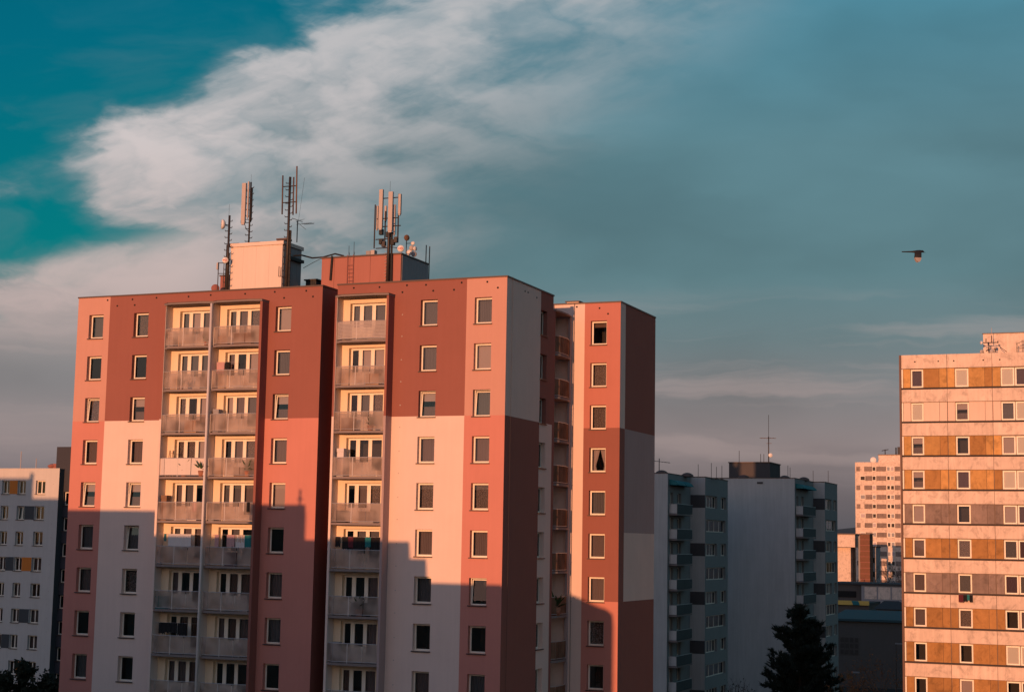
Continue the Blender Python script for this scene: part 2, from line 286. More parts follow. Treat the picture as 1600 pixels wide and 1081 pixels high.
# ------------------------------------------------------------------ windows (shared meshes)
REV = 0.30
_cache = {}
def cached(key, fn):
    if key not in _cache: _cache[key] = fn()
    return _cache[key]
def ring(mb, w, h, t, y0, y1, z0=0.0, m=0):           # four bars, butted
    mb.box(-w/2, -w/2+t, y0, y1, z0, z0+h, m); mb.box(w/2-t, w/2, y0, y1, z0, z0+h, m)
    mb.box(-w/2+t, w/2-t, y0, y1, z0, z0+t, m); mb.box(-w/2+t, w/2-t, y0, y1, z0+h-t, z0+h, m); return mb
def sheet(w, z0, z1, y, amp, folds, n=28, top=0.0, x0=None):
    mb = MB(); x0 = -w/2 if x0 is None else x0
    for i in range(n):
        xa, xb = x0+w*i/n, x0+w*(i+1)/n
        ya, yb = y+amp*math.sin(folds*6.283*i/n), y+amp*math.sin(folds*6.283*(i+1)/n)
        mb.quad((xa, ya, z0), (xb, yb, z0), (xb, yb, z1), (xa, ya, z1))
    return mb
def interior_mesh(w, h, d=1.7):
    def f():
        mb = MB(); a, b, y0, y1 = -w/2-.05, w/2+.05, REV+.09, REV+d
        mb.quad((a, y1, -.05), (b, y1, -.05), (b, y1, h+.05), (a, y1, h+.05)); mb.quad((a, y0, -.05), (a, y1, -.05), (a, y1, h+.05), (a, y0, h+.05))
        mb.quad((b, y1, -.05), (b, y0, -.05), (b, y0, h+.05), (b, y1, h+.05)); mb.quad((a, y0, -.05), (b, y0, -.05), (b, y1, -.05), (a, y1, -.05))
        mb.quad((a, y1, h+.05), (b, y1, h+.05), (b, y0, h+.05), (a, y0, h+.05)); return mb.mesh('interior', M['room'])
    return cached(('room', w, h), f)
def window(parent, loc, rotz, w, h, kind, tilt=False, sill=True, mullion=0, frame='white'):
    win = link('window', cached(('frame', w, h, frame), lambda: ring(MB(), w, h, .05, REV-.005, REV+.08).mesh('window', M[frame])), parent, loc, rotz)
    def sash_mesh():
        mb = ring(MB(), w-.10, h-.10, .06, REV-.03, REV+.035, 0)
        for k in range(mullion):
            xc = -w/2+w*(k+1)/(mullion+1); mb.box(xc-.06, xc+.06, REV-.028, REV+.033, .06, h-.16)
        return mb.mesh('sash', M[frame])
    sash = link('sash', cached(('sash', w, h, mullion, frame), sash_mesh), win, (0, 0, .05))
    pane = link('pane', cached(('pane', w, h), lambda: MB().quad((-w/2+.11, REV+.004, .06), (w/2-.11, REV+.004, .06), (w/2-.11, REV+.004, h-.16), (-w/2+.11, REV+.004, h-.16)).mesh('pane', M['glass'])), win, (0, 0, .05))
    if tilt:
        for o in (sash, pane):
            o.rotation_euler = (math.radians(-5.5), 0, 0); o.location = (0, .015, .05)
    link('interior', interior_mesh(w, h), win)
    if sill: link('sill', cached(('sill', w), lambda: MB().box(-w/2-.06, w/2+.04, -.085, REV-.035, -.065, -.004).mesh('sill', M['sill'])), win)
    yc = REV+.28 + (.05 if tilt else 0)
    if kind in ('net', 'grey', 'lace', 'plum'):
        fo = R.choice((5, 7, 9)); link('curtain', cached(('cur', kind, w, h, fo, yc), lambda: sheet(w, 0, h, yc, .03, fo).mesh('curtain', M[kind])), win)
    elif kind == 'blind': link('roller_blind', cached(('bl', w, h, yc), lambda: sheet(w, .0, h, yc-.04, .003, 3).mesh('roller_blind', M['blind'])), win)
    elif kind == 'wblind': link('roller_blind', cached(('wbl', w, h, yc), lambda: sheet(w, .0, h, REV+.09, .003, 3).mesh('roller_blind', M['wblind'])), win)
    elif kind == 'half':
        link('roller_blind', cached(('hb', w, h, yc), lambda: sheet(w, h*.62, h, yc-.04, .003, 3).mesh('roller_blind', M['blind'])), win)
        link('curtain', cached(('hc', w, h, yc), lambda: sheet(w, 0, h*.42, yc, .03, 7).mesh('curtain', M['net'])), win)
    elif kind == 'top': link('roller_blind', cached(('tb', w, h, yc), lambda: sheet(w, h*.76, h, yc-.04, .003, 3).mesh('roller_blind', M['brownc'])), win)
    elif kind == 'drape':
        def f():
            mb = MB()
            for s in (-1, 1):
                for i in range(10):
                    t0, t1 = i/10, (i+1)/10
                    def q(t, z): 
                        full = .5*w*t; tied = .5*w-(.5*w-full)*(.45+.55*max(0, (z-.3*h)/(.7*h))**.8) if z > .3*h else .5*w-(.5*w-full)*(.45+.2*(.3*h-z)/(.3*h)); return s*tied
                    for zi in range(8):
                        za, zb = h*zi/8, h*(zi+1)/8; ya = yc+.03*math.sin(t0*18); yb = yc+.03*math.sin(t1*18)
                        mb.quad((q(t0, za), ya, za), (q(t1, za), yb, za), (q(t1, zb), yb, zb), (q(t0, zb), ya, zb))
            return mb.mesh('curtain', M['blind'])
        link('curtain', cached(('drape', w, h, yc), f), win)
    return win
def wall_grid(mb, to, us, zs, openings, matf, depth=REV, inward=None):
    """to(u, d, z): point on the wall, d = depth inwards. Full grid of cells with openings left out and lined with reveals."""
    us = sorted(set(us + [o[0] for o in openings] + [o[1] for o in openings])); zs = sorted(set(zs + [o[2] for o in openings] + [o[3] for o in openings]))
    for a, b in zip(us, us[1:]):
        if b-a < 1e-5: continue
        for c, d in zip(zs, zs[1:]):
            if d-c < 1e-5: continue
            uc, zc = (a+b)/2, (c+d)/2
            if any(o[0] < uc < o[1] and o[2] < zc < o[3] for o in openings): continue
            mb.quad(to(a, 0, c), to(b, 0, c), to(b, 0, d), to(a, 0, d), matf(uc, zc))
    for a, b, c, d in openings:
        mm = matf((a+b)/2, (c+d)/2); e = depth+.07
        mb.quad(to(a, 0, c), to(a, 0, d), to(a, e, d), to(a, e, c), mm); mb.quad(to(b, 0, d), to(b, 0, c), to(b, e, c), to(b, e, d), mm)
        mb.quad(to(a, 0, d), to(b, 0, d), to(b, e, d), to(a, e, d), mm); mb.quad(to(b, 0, c), to(a, 0, c), to(a, e, c), to(b, e, c), mm)
    return mb

# ------------------------------------------------------------------ the red and peach apartment building
TOP, NR, FH = 36.95, 10, 2.8
BX = thing('apartment_building', 'tall red and peach panel apartment building with stacked balconies and rooftop antennas', 'building', (-14, 6, 0))
XA0, XA1, XB0, YS, YC, XC = -31.36, -12.62, -11.53, 7.88, 11.46, 3.38
WZ0, WZ1 = 34.16, 35.76
PM = ['darkred', 'coral', 'lightcoral', 'peach', 'cream', 'orange', 'mauve']; PI_ = {n: i for i, n in enumerate(PM)}; PMAT = [M[n] for n in PM]
ZB = 28.6
def colA(x, z):
    if -23.84 < x < -16.58: return PI_['cream'] if z < 36.02 else PI_['darkred']
    if z > ZB: return PI_['lightcoral'] if x < -28.77 else PI_['darkred']
    return PI_['coral'] if (x < -28.77 or x > -16.58) else PI_['peach']
def colB(x, z):
    if -11.19 < x < -7.6 and z < 36.02: return PI_['cream']
    if z > ZB: return PI_['lightcoral'] if x > -2.64 else PI_['darkred']
    return PI_['coral'] if x > -2.64 else PI_['peach']
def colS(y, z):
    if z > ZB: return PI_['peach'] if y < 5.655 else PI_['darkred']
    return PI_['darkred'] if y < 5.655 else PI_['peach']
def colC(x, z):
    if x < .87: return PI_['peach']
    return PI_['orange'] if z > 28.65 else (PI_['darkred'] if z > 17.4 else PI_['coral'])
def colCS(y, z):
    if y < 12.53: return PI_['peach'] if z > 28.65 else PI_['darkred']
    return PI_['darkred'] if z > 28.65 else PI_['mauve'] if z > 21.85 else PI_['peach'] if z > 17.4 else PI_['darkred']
front = lambda y: (lambda u, d, z: (u, y+d, z))
side = lambda x: (lambda u, d, z: (x-d, u, z))
rows = [k*FH for k in range(NR)]
colsA = {'a1': (-30.42, -29.26), 'a2': (-26.81, -25.66), 'a4': (-15.97, -14.83)}
colsB = {'b1': (-5.72, -4.58), 'b2': (-2.10, -.97)}
LW = 2.46                                             # loggia door and window unit
logA = [(-23.77, -20.28), (-20.11, -16.66)]; logB = [(-11.12, -7.67)]
lw_x = {'A0': -23.19, 'A1': -19.60, 'B0': -10.60}
def opens(cols): return [(a, b, WZ0-k, WZ1-k) for a, b in cols.values() for k in rows]
def lopens(xs): return [(x, x+LW, 33.33-k, 35.73-k) for x in xs for k in rows]
part('facade_wall', wall_grid(MB(), front(0), [XA0, -28.77, -23.84, -16.58, XA1], [0, ZB, 36.02, TOP], opens(colsA)+lopens([lw_x['A0'], lw_x['A1']]), colA), PMAT, BX)
part('facade_wall', wall_grid(MB(), front(0), [XB0, -11.19, -7.6, -2.64, 0], [0, ZB, 36.02, TOP], opens(colsB)+lopens([lw_x['B0']]), colB), PMAT, BX)
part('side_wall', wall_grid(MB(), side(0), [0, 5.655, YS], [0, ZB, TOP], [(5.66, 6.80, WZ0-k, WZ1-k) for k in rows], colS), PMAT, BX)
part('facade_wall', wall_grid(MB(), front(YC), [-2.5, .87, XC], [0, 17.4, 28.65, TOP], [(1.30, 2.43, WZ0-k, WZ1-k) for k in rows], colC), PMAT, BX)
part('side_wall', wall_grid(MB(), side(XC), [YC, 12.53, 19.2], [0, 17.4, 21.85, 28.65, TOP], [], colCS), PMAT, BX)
mb = MB()                                              # end and rear walls, the slot between the two sections
mb.quad((XA0, 14, 0), (XA0, 0, 0), (XA0, 0, TOP), (XA0, 14, TOP), 2); mb.quad((XA1, 0, 0), (XA1, 2.4, 0), (XA1, 2.4, TOP), (XA1, 0, TOP), 0)
mb.quad((XB0, 2.4, 0), (XB0, 0, 0), (XB0, 0, TOP), (XB0, 2.4, TOP), 0); mb.quad((XA1, 2.4, 0), (XB0, 2.4, 0), (XB0, 2.4, TOP), (XA1, 2.4, TOP), 0)
mb.quad((XA0, 14, 0), (-9, 14, 0), (-9, 14, TOP), (XA0, 14, TOP), 0); mb.quad((-9, 14, 0), (-9, 19.2, 0), (-9, 19.2, TOP), (-9, 14, TOP), 0)
mb.quad((-9, 19.2, 0), (XC, 19.2, 0), (XC, 19.2, TOP), (-9, 19.2, TOP), 0)
mb.quad((-1.3, YS, 0), (0, YS, 0), (0, YS, TOP), (-1.3, YS, TOP), 0)            # jamb of the side loggia
part('rear_wall', mb, PMAT, BX)
part('loggia_wall', wall_grid(MB(), side(-1.3), [YS, YC], [0, TOP], [], lambda u, z: 3), PMAT, BX)
part('roof', MB().poly([(XA0, 0, 36.8), (XA1, 0, 36.8), (XA1, 2.4, 36.8), (XB0, 2.4, 36.8), (XB0, 0, 36.8), (0, 0, 36.8), (0, YS, 36.8), (-1.3, YS, 36.8), (-1.3, YC, 36.8), (XC, YC, 36.8), (XC, 19.2, 36.8), (-9, 19.2, 36.8), (-9, 14, 36.8), (XA0, 14, 36.8)]), M['roof'], BX)
fl = MB(); t = .05
for a, b in (((XA0-t, -t), (XA1+t, .22)), ((XB0-t, -t), (t, .22)), ((XA0-t, .22), (XA0+.2, 14)), ((XA1-.2, .22), (XA1+t, 2.3)), ((-.2, .22), (t, YS+t)), ((-1.4, YC-t), (XC+t, YC+.22)), ((XC-.2, YC+.22), (XC+t, 19.2))):
    fl.box(a[0], b[0], a[1], b[1], TOP-.02, TOP+.07)
part('roof_flashing', fl, M['flash'], BX)
WK = {'a1': ['grey', 'dark', 'lace', 'net', 'half', 'grey', 'net', 'dark', 'grey', 'dark'], 'a2': ['lace', 'dark', 'half', 'net', 'half', 'grey', 'lace', 'dark', 'dark', 'net'],
      'a4': ['blind', 'grey', 'half', 'net', 'blind', 'dark', 'net', 'grey', 'dark', 'net'], 'b1': ['grey', 'grey', 'half', 'net', 'lace', 'net', 'grey', 'dark', 'net', 'dark'],
      'b2': ['grey', 'blind', 'grey', 'net', 'lace', 'net', 'dark', 'dark', 'grey', 'dark'], 'c1': ['top', 'lace', 'lace', 'drape', 'grey', 'net', 'net', 'lace', 'dark', 'dark']}
TILT = {('a1', 2), ('a1', 4), ('a2', 4), ('a2', 5), ('a4', 2), ('b1', 2), ('b2', 2), ('b2', 6)}
for col, (a, b) in list(colsA.items()) + list(colsB.items()) + [('c1', (1.30, 2.43))]:
    y = YC if col == 'c1' else 0.0
    for k in range(NR): window(BX, ((a+b)/2, y, WZ0-k*FH), 0, round(b-a, 2), 1.6, WK[col][k], (col, k) in TILT)
for k in range(NR): window(BX, (0, 6.23, WZ0-k*FH), math.pi/2, 1.14, 1.6, R.choice(('dark', 'grey', 'net')))
# loggias: fins, posts, canopies, slabs, parapets, door units
def finbox(x0, x1, cu, cl, y0=-.80):
    fin = MB(); fin.box(x0, x1, y0, -.003, ZB, 36.02, PI_[cu]); fin.box(x0, x1, y0, -.003, 0, ZB, PI_[cl]); part('balcony_fin', fin, PMAT, BX)
finbox(-23.91, -23.77, 'darkred', 'peach'); finbox(-16.66, -16.49, 'darkred', 'darkred'); finbox(-11.25, -11.12, 'darkred', 'peach'); finbox(-7.67, -7.52, 'darkred', 'mauve')
for x_ in (-23.768, -11.118): part('fin_lining', MB().box(x_, x_+.023, -.79, -.003, 0, 36.02), M['beige'], BX)
part('balcony_post', MB().tube((-20.2, -.93, 0), (-20.2, -.93, 36.0), .085, n=10), M['post'], BX, True)
part('balcony_partition', MB().box(-20.24, -20.16, -.80, -.003, 0, 36.02), M['beige'], BX)
def plan(x0, x1, out=0.0):
    return [(x0, -.72-out), (x0+.52, -1.0-out), (x1-.95, -1.0-out), (x1, -.80-out)]
def balcony(x0, x1, k, style, to=None, contents=True):
    """slab + facetted parapet; to maps local (x, y) plan coordinates to the world"""
    to = to or (lambda p: p); zf = 33.30-k*FH
    pl = plan(x0, x1); b = part('balcony', MB().prism([to(p) for p in pl] + [to((x1, -.004)), to((x0, -.004))], zf-.14, zf, 0), M['slab'], BX)
    mids = [pl[0], pl[1], ((pl[1][0]+pl[2][0])/2, -1.0), pl[2], pl[3]]
    ins = lambda p: (p[0], p[1]+.05)
    pts = [to(ins(p)) for p in mids]
    part('top_rail', MB().path([(p[0], p[1], zf+1.17) for p in pts], .022), M['rail'], b); part('bottom_rail', MB().path([(p[0], p[1], zf+.09) for p in pts], .018), M['rail'], b)
    for i in ((0, 2, 4) if style != 'frost2' else (0,)): part('post', MB().tube((*pts[i], zf), (*pts[i], zf+1.16), .026, n=6), M['post'], b)
    for i, (p, q) in enumerate(zip(pts, pts[1:])):
        d = Vector((q[0]-p[0], q[1]-p[1])); n = Vector((-d.y, d.x)).normalized()*.005; g = d.normalized()*.02
        if style == 'louvre':
            for s in range(12):
                z = zf+.11+s*.087; part('slat', MB().prism([(p[0]-n.x*2, p[1]-n.y*2), (q[0]-n.x*2, q[1]-n.y*2), (q[0]+n.x*2, q[1]+n.y*2), (p[0]+n.x*2, p[1]+n.y*2)], z, z+.072), M['louver'], b)
        else:
            part('parapet_panel', MB().prism([(p[0]+g.x-n.x, p[1]+g.y-n.y), (q[0]-g.x-n.x, q[1]-g.y-n.y), (q[0]-g.x+n.x, q[1]-g.y+n.y), (p[0]+g.x+n.x, p[1]+g.y+n.y)], zf+.10, zf+1.155), M[style], b)
    return b
def door_unit(x, k, kinds):
    """three lights: two windows over a white apron and a balcony door"""
    zf = 33.33-k*FH; h = 2.40
    def fm():
        mb = ring(MB(), LW, h, .07, REV-.005, REV+.08)
        for c, w in ((-.55, .15), (.30, .13)): mb.box(c-w/2, c+w/2, REV-.02, REV+.07, .07, h-.07)
        mb.box(-LW/2+.07, -.625, REV, REV+.06, .07, .85); mb.box(-.475, .235, REV, REV+.06, .07, .85); mb.box(.365, LW/2-.07, REV, REV+.06, .07, .35)
        return mb.mesh('balcony_window', M['white'])
    w = link('balcony_window', cached('doorframe', fm), BX, (x+LW/2, 0, zf))
    lights = ((-LW/2+.07, -.625, .85), (-.475, .235, .85), (.365, LW/2-.07, .35))
    for i, (a, b, z0) in enumerate(lights):
        link('sash', cached(('dsash', i), lambda: ring(MB(), b-a, h-.07-z0, .06, REV-.03, REV+.03).mesh('sash', M['white'])), w, ((a+b)/2, 0, z0))
        link('pane', cached(('dpane', i), lambda: MB().quad((a+.06, REV+.004, z0+.06), (b-.06, REV+.004, z0+.06), (b-.06, REV+.004, h-.13), (a+.06, REV+.004, h-.13)).mesh('pane', M['glass'])), w)
        kd = kinds[i]
        if kd != 'dark':
            link('curtain', cached(('dcur', i, kd), lambda: sheet(b-a+.1, z0, h-.05, REV+.17, .0 if kd == 'blind' else .03, 4, 16, 0, a-.05).mesh('curtain', M[kd])), w)
    link('interior', interior_mesh(LW, h), w)
KK = ['grey', 'net', 'dark', 'grey', 'net', 'blind', 'dark', 'lace']
for name, (x0, x1), xw in (('A0', logA[0], lw_x['A0']), ('A1', logA[1], lw_x['A1']), ('B0', logB[0], lw_x['B0'])):
    for k in range(NR):
        style = 'louvre' if (name, k) == ('B0', 0) else 'beige' if (name, k) == ('A0', 3) else 'frost'
        balcony(x0, x1, k, style)
        kinds = [R.choice(KK) for _ in range(3)]
        if (name, k) == ('A0', 1) or (name, k) == ('B0', 0): kinds = ['grey', 'grey', 'grey']
        if (name, k) == ('A1', 2): kinds = ['blind', 'net', 'grey']
        if (name, k) == ('B0', 1): kinds = ['dark', 'blind', 'blind']
        if k >= 6: kinds = [R.choice(('dark', 'dark', 'net', 'brownc')) for _ in range(3)]
        door_unit(xw, k, kinds)
    p = plan(x0-.14, x1+.17, .06)
    part('balcony_canopy', MB().prism(p + [(x1+.17, -.004), (x0-.14, -.004)], 36.03, 36.13), M['slab'], BX)
    part('canopy_edge', MB().prism([(q[0], q[1]-.02) for q in p] + [(x1+.20, -.006), (x0-.17, -.006)], 36.135, 36.165), M['flash'], BX)
# side loggia between the two wings, same facetted balconies turned to the right
tos = lambda p: (-p[1]-.86, p[0])
for k in range(NR): balcony(8.42, 11.3, k, 'frost2', tos)
part('balcony_canopy', MB().prism([(-1.3, YS+.004), (-.02, YS+.004), (.12, 8.9), (.12, 10.3), (.0, YC-.06), (-1.3, YC-.06)], 36.03, 36.13), M['slab'], BX)
part('loggia_jamb', MB().box(-.28, -.02, YS+.004, 8.34, 0, 36.02), M['darkred'], BX)
part('loggia_jamb', MB().box(-.20, -.03, 11.2, YC-.004, 0, 36.02), M['mauve'], BX)
# vents under the roof edge, wall anchors, lightning conductor
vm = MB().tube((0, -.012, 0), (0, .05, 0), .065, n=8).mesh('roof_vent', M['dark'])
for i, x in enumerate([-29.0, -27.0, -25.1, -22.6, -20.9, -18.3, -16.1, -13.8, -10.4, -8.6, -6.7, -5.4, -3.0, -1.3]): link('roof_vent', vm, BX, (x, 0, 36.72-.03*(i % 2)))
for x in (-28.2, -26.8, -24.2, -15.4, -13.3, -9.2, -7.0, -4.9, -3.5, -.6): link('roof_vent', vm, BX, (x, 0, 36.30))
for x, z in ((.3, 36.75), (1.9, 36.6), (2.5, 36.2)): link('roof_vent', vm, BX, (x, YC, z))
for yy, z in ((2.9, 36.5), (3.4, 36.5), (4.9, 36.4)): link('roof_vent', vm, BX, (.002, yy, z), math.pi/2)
am = MB().tube((0, -.02, 0), (0, .03, 0), .04, n=6).mesh('wall_anchor', M['antenna'])
for k in range(9):
    for dz in (0.2, 1.55): link('wall_anchor', am, BX, (-6.95, 0, 35.1-k*FH-dz))
for k in range(8): link('wall_anchor', am, BX, (.16, YC, 35.0-k*FH*.9))
part('lightning_wire', MB().tube((.06, .75, 0), (.06, .75, 37.1), .008, n=5), M['steel'], BX)
part('lightning_wire', MB().tube((.15, YC-.06, 0), (.15, YC-.06, 37.0), .014, n=5), M['cable'], BX)

# ------------------------------------------------------------------ rooftop machine rooms and antennas
def y_for(x, px, z):
    lo, hi = -5.0, 60.0
    def g(y):
        v = Vector((x, y, z))-CAM; return 800+F_PX*v.dot(_r)/v.dot(_f)-px
    for _ in range(50):
        mi = (lo+hi)/2
        if g(lo)*g(mi) <= 0: hi = mi
        else: lo = mi
    return lo
Y1 = 3.2
ra = PY(361, 381, Y1); rb = PY(442, 376.5, Y1); rz = (ra.z+rb.z)/2; ry = y_for(rb.x, 471, rz-.3)
mr = thing('machine_room', 'cream rooftop machine room standing on the left half of the red building', 'rooftop room', ((ra.x+rb.x)/2, (Y1+ry)/2, 36.8))
w = (rb.x-ra.x)/4
for i in range(4): part('wall_panel', MB().box(ra.x+i*w+.003, ra.x+(i+1)*w-.003, Y1, Y1+.12, 36.8, rz-.25), M['roomcream'], mr)
part('wall', MB().box(ra.x+.004, rb.x-.004, Y1+.05, ry, 36.8, rz-.27), M['roomcream'], mr)
n = 4; ww = (ry-Y1-.14)/n
for i in range(n): part('side_panel', MB().box(rb.x-.03, rb.x+.02, Y1+.14+i*ww+.008, Y1+.14+(i+1)*ww-.008, 36.8, rz-.28), M['roomgrey'], mr)
part('roof_slab', MB().box(ra.x-.08, rb.x+.10, Y1-.08, ry+.15, rz-.24, rz), M['roomcream'], mr)
part('cable_cabinet', MB().box(rb.x+.03, rb.x+.5, Y1+2.2, Y1+3.0, 36.8, 38.0), M['antenna'], mr)
part('cable_tray', MB().box(rb.x+.04, rb.x+.3, Y1+.6, ry-.1, rz-1.15, rz-.95), M['cable'], mr)
Y2 = 3.6
qa = PY(503, 404, Y2); qb = PY(627, 393.5, Y2); qz = (qa.z+qb.z)/2; qy = y_for(qb.x, 669, qz-.3)
mq = thing('machine_room', 'dark red rooftop machine room with a wall ladder, right of the cream one', 'rooftop room', ((qa.x+qb.x)/2, (Y2+qy)/2, 36.8))
xs = [qa.x, qa.x+.95, qa.x+2.1, qa.x+3.6, qb.x-.9, qb.x]
for a, b in zip(xs, xs[1:]): part('wall_panel', MB().box(a+.008, b-.008, Y2, Y2+.1, 36.8, qz-.1), M['roomred'], mq)
part('wall', MB().box(qa.x+.004, qb.x-.004, Y2+.05, qy, 36.8, qz-.12), M['roomred'], mq)
n = 9; ww = (qy-Y2-.14)/n
for i in range(n): part('side_panel', MB().box(qb.x-.03, qb.x+.02, Y2+.14+i*ww+.006, Y2+.14+(i+1)*ww-.006, 36.8, qz-.11), M['roomgrey'], mq)
part('roof_slab', MB().box(qa.x-.06, qb.x+.06, Y2-.06, qy+.1, qz-.09, qz), M['flash'], mq)
la = PY(542.5, 420, Y2-.1).x; lb = PY(551.5, 420, Y2-.1).x
lad = MB().tube((la, Y2-.1, 36.85), (la, Y2-.1, qz+.05), .02).tube((lb, Y2-.1, 36.85), (lb, Y2-.1, qz+.05), .02)
for i in range(8): lad.tube((la, Y2-.1, 37.05+i*.26), (lb, Y2-.1, 37.05+i*.26), .014)
part('ladder', lad, M['rust'], mq)
def mast(name, label, cat, px, py0, py1, y, r=.05, rungs=0, mat='steel', base=None):
    rungs = int(rungs*1.5)
    a = PY(px, py0, y); b = PY(px, py1, y); x = (a.x+b.x)/2; z0 = base if base is not None else a.z
    t = thing(name, label, cat, (x, y, z0))
    part('pole', MB().tube((x, y, z0), (x, y, b.z), r, n=8), M[mat], t, True)
    if rungs:
        rg = MB()
        for i in range(rungs):
            z = z0+.4+(b.z-z0-.6)*i/rungs; s = 1 if i % 2 else -1; rg.tube((x-.02*s, y-.02, z), (x+.25*s, y-.05, z), .026, n=4); rg.tube((x+.25*s, y-.05, z), (x+.28*s, y-.05, z+.09), .022, n=4)
        part('climbing_pegs', rg, M[mat], t)
    return t, x, b.z, z0
def panel(t, px, pya, pyb, y, wd, dp, mat='antenna'):
    a = PY(px, pya, y); b = PY(px, pyb, y); p = MB().box(a.x-wd/2, a.x+wd/2, y-dp/2, y+dp/2, b.z, a.z)
    p.box(a.x-wd/2+.03, a.x+wd/2-.03, y-dp/2+.02, y+dp/2-.02, b.z-.10, b.z); o = part('panel_antenna', p, M[mat], t); return a.x, a.z, b.z
def arm(t, p, q, r=.022): part('bracket', MB().tube(p, q, r, n=6), M['steel'], t)
def dish(name, label, c, axis, rad, logo=False, depth=.35, to=None, mat='dish', drum=True):
    c = Vector(c); ax = Vector(axis).normalized(); t = thing(name, label, 'dish', tuple(c), None)
    prof = [(-.02, rad*.02), (-.02, rad*.94), (.02, rad), (rad*.35, rad*.98), (rad*.62, rad*.7), (rad*.78, rad*.32), (rad*.8, .02)] if drum else [(rad*.02, .01), (-rad*.12, rad*.6), (-rad*.3, rad)]
    part('reflector', MB().lathe(c, ax*-1 if drum else ax, prof, 20), M[mat], t, True)
    if logo:
        s = ax.cross(Vector((0, 0, 1))).normalized(); up = Vector((0, 0, 1)); k = MB(); o = c+ax*.035
        cc = o+s*(rad*-.22)
        k.lathe(cc, ax, [(0, rad*.2), (.004, rad*.2), (.004, rad*.36), (0, rad*.36)], 16)
        for sx, hh in ((.30, .10), (.55, .16)): a = o+s*(rad*sx); k.quad(a-s*(rad*.12)-up*(rad*hh), a+s*(rad*.12)-up*(rad*hh), a+s*(rad*.12)+up*(rad*hh), a-s*(rad*.12)+up*(rad*hh))
        part('printed_mark', k, M['redmark'], t)
    if to is not None: part('bracket', MB().tube(tuple(c-ax*(rad*.5)), tuple(to), .025, n=6), M['steel'], t)
    return t
TOC = (Vector((CAM.x, CAM.y, 37))-Vector((-16, 3, 37))).normalized()
# left mast with two dishes
t, x, zt, z0 = mast('antenna_mast', 'dark pegged mast with two dishes at the left end of the cream machine room', 'mast', 356.5, 449, 337, 3.0, .075, 16, base=36.8)
part('whip', MB().tube((x-.05, 3.0, zt), (x-.05, 3.0, zt+.75), .010, n=4), M['steel'], t)
part('cable_bundle', MB().tube((x-.13, 3.0, 36.8), (x-.1, 3.0, zt-2.0), .05, n=6).tube((x+.1, 3.05, 36.8), (x+.08, 3.05, zt-2.6), .04, n=6), M['cable'], t)
c = PY(346.5, 350.5, 2.7); dish('dish_antenna', 'large white drum dish high on the leftmost rooftop mast', c, (-.75, -.65, .0), .33, to=(x, 3.0, c.z-.15))
c = PY(351.8, 406.5, 2.6); dish('dish_antenna', 'small white dish with red mark low on the leftmost mast', c, (.3, -.95, 0), .21, True, to=(x, 3.0, c.z))
sf = thing('small_aerial', 'small tubular bracket frame left of the leftmost mast', 'bracket', tuple(PY(344, 432, 2.8)))
a, b = PY(341.5, 411, 2.8), PY(349.5, 427, 2.8)
part('tube_frame', MB().tube((a.x, 2.8, 36.8), (a.x, 2.8, a.z+.05), .03).tube((b.x, 2.8, 36.8), (b.x, 2.8, a.z), .025).tube((a.x, 2.8, a.z), (x, 3.0, a.z), .025).tube((a.x, 2.8, b.z), (x, 3.0, b.z), .025), M['steel'], sf)
part('small_antenna', MB().box(a.x-.09, a.x+.02, 2.7, 2.85, a.z-.45, a.z), M['antenna'], sf)
a, b = PY(344.5, 432, 4.2), PY(358, 432, 4.2)
ch = thing('vent_stack', 'brick red vent stack behind the leftmost mast', 'chimney', (a.x, 4.2, 36.8)); part('stack', MB().box(a.x, b.x, 4.2, 4.9, 36.8, a.z), M['rust'], ch); part('cap', MB().box(a.x-.06, b.x+.06, 4.14, 4.96, a.z, a.z+.08), M['flash'], ch)
c = PY(336.5, 448, 3.2); dish('dish_antenna', 'round brown dish just showing over the roof edge at far left', (c.x, 3.2, c.z-.1), (.5, -.85, .1), .28, mat='rust', to=(c.x, 3.5, 36.8))
# panel antenna mast on the cream room
t, x, zt, z0 = mast('antenna_mast', 'mast with one broad pale panel antenna standing on the cream machine room', 'mast', 390.5, 379, 285, 4.6, .06, 12, base=rz)
panel(t, 382.3, 286.5, 349, 4.4, .30, .16); panel(t, 388.8, 284, 340, 4.5, .10, .10); panel(t, 393.5, 294, 345, 4.7, .12, .12, 'steel')
for py in (296, 343): p = PY(382, py, 4.4); arm(t, p, (x, 4.6, p.z)); arm(t, (x, 4.6, p.z), PY(394, py, 4.7))
part('whip', MB().tube((x, 4.6, zt), (x, 4.6, zt+.55), .009, n=4), M['steel'], t)
part('feeder_cables', MB().path([tuple(PY(382, 350, 4.4)), tuple(PY(385, 358, 4.45)), (x-.04, 4.6, PY(388, 362, 4.5).z), (x-.05, 4.6, rz)], .02), M['cable'], t)
for px, py0, py1 in ((369, 381, 376), (402, 379, 376.5)):
    a = PY(px, py0, 4.0); q = thing('roof_vent_cowl', 'flat dark cowl on the cream machine room roof, %s' % ('left corner' if px < 380 else 'middle'), 'vent', (a.x, 4.0, rz)); part('cowl', MB().box(a.x-.38, a.x+.38, 3.7, 4.4, rz+.06, rz+.15), M['flash'], q); part('stem', MB().box(a.x-.2, a.x+.2, 3.85, 4.25, rz, rz+.06), M['steel'], q)
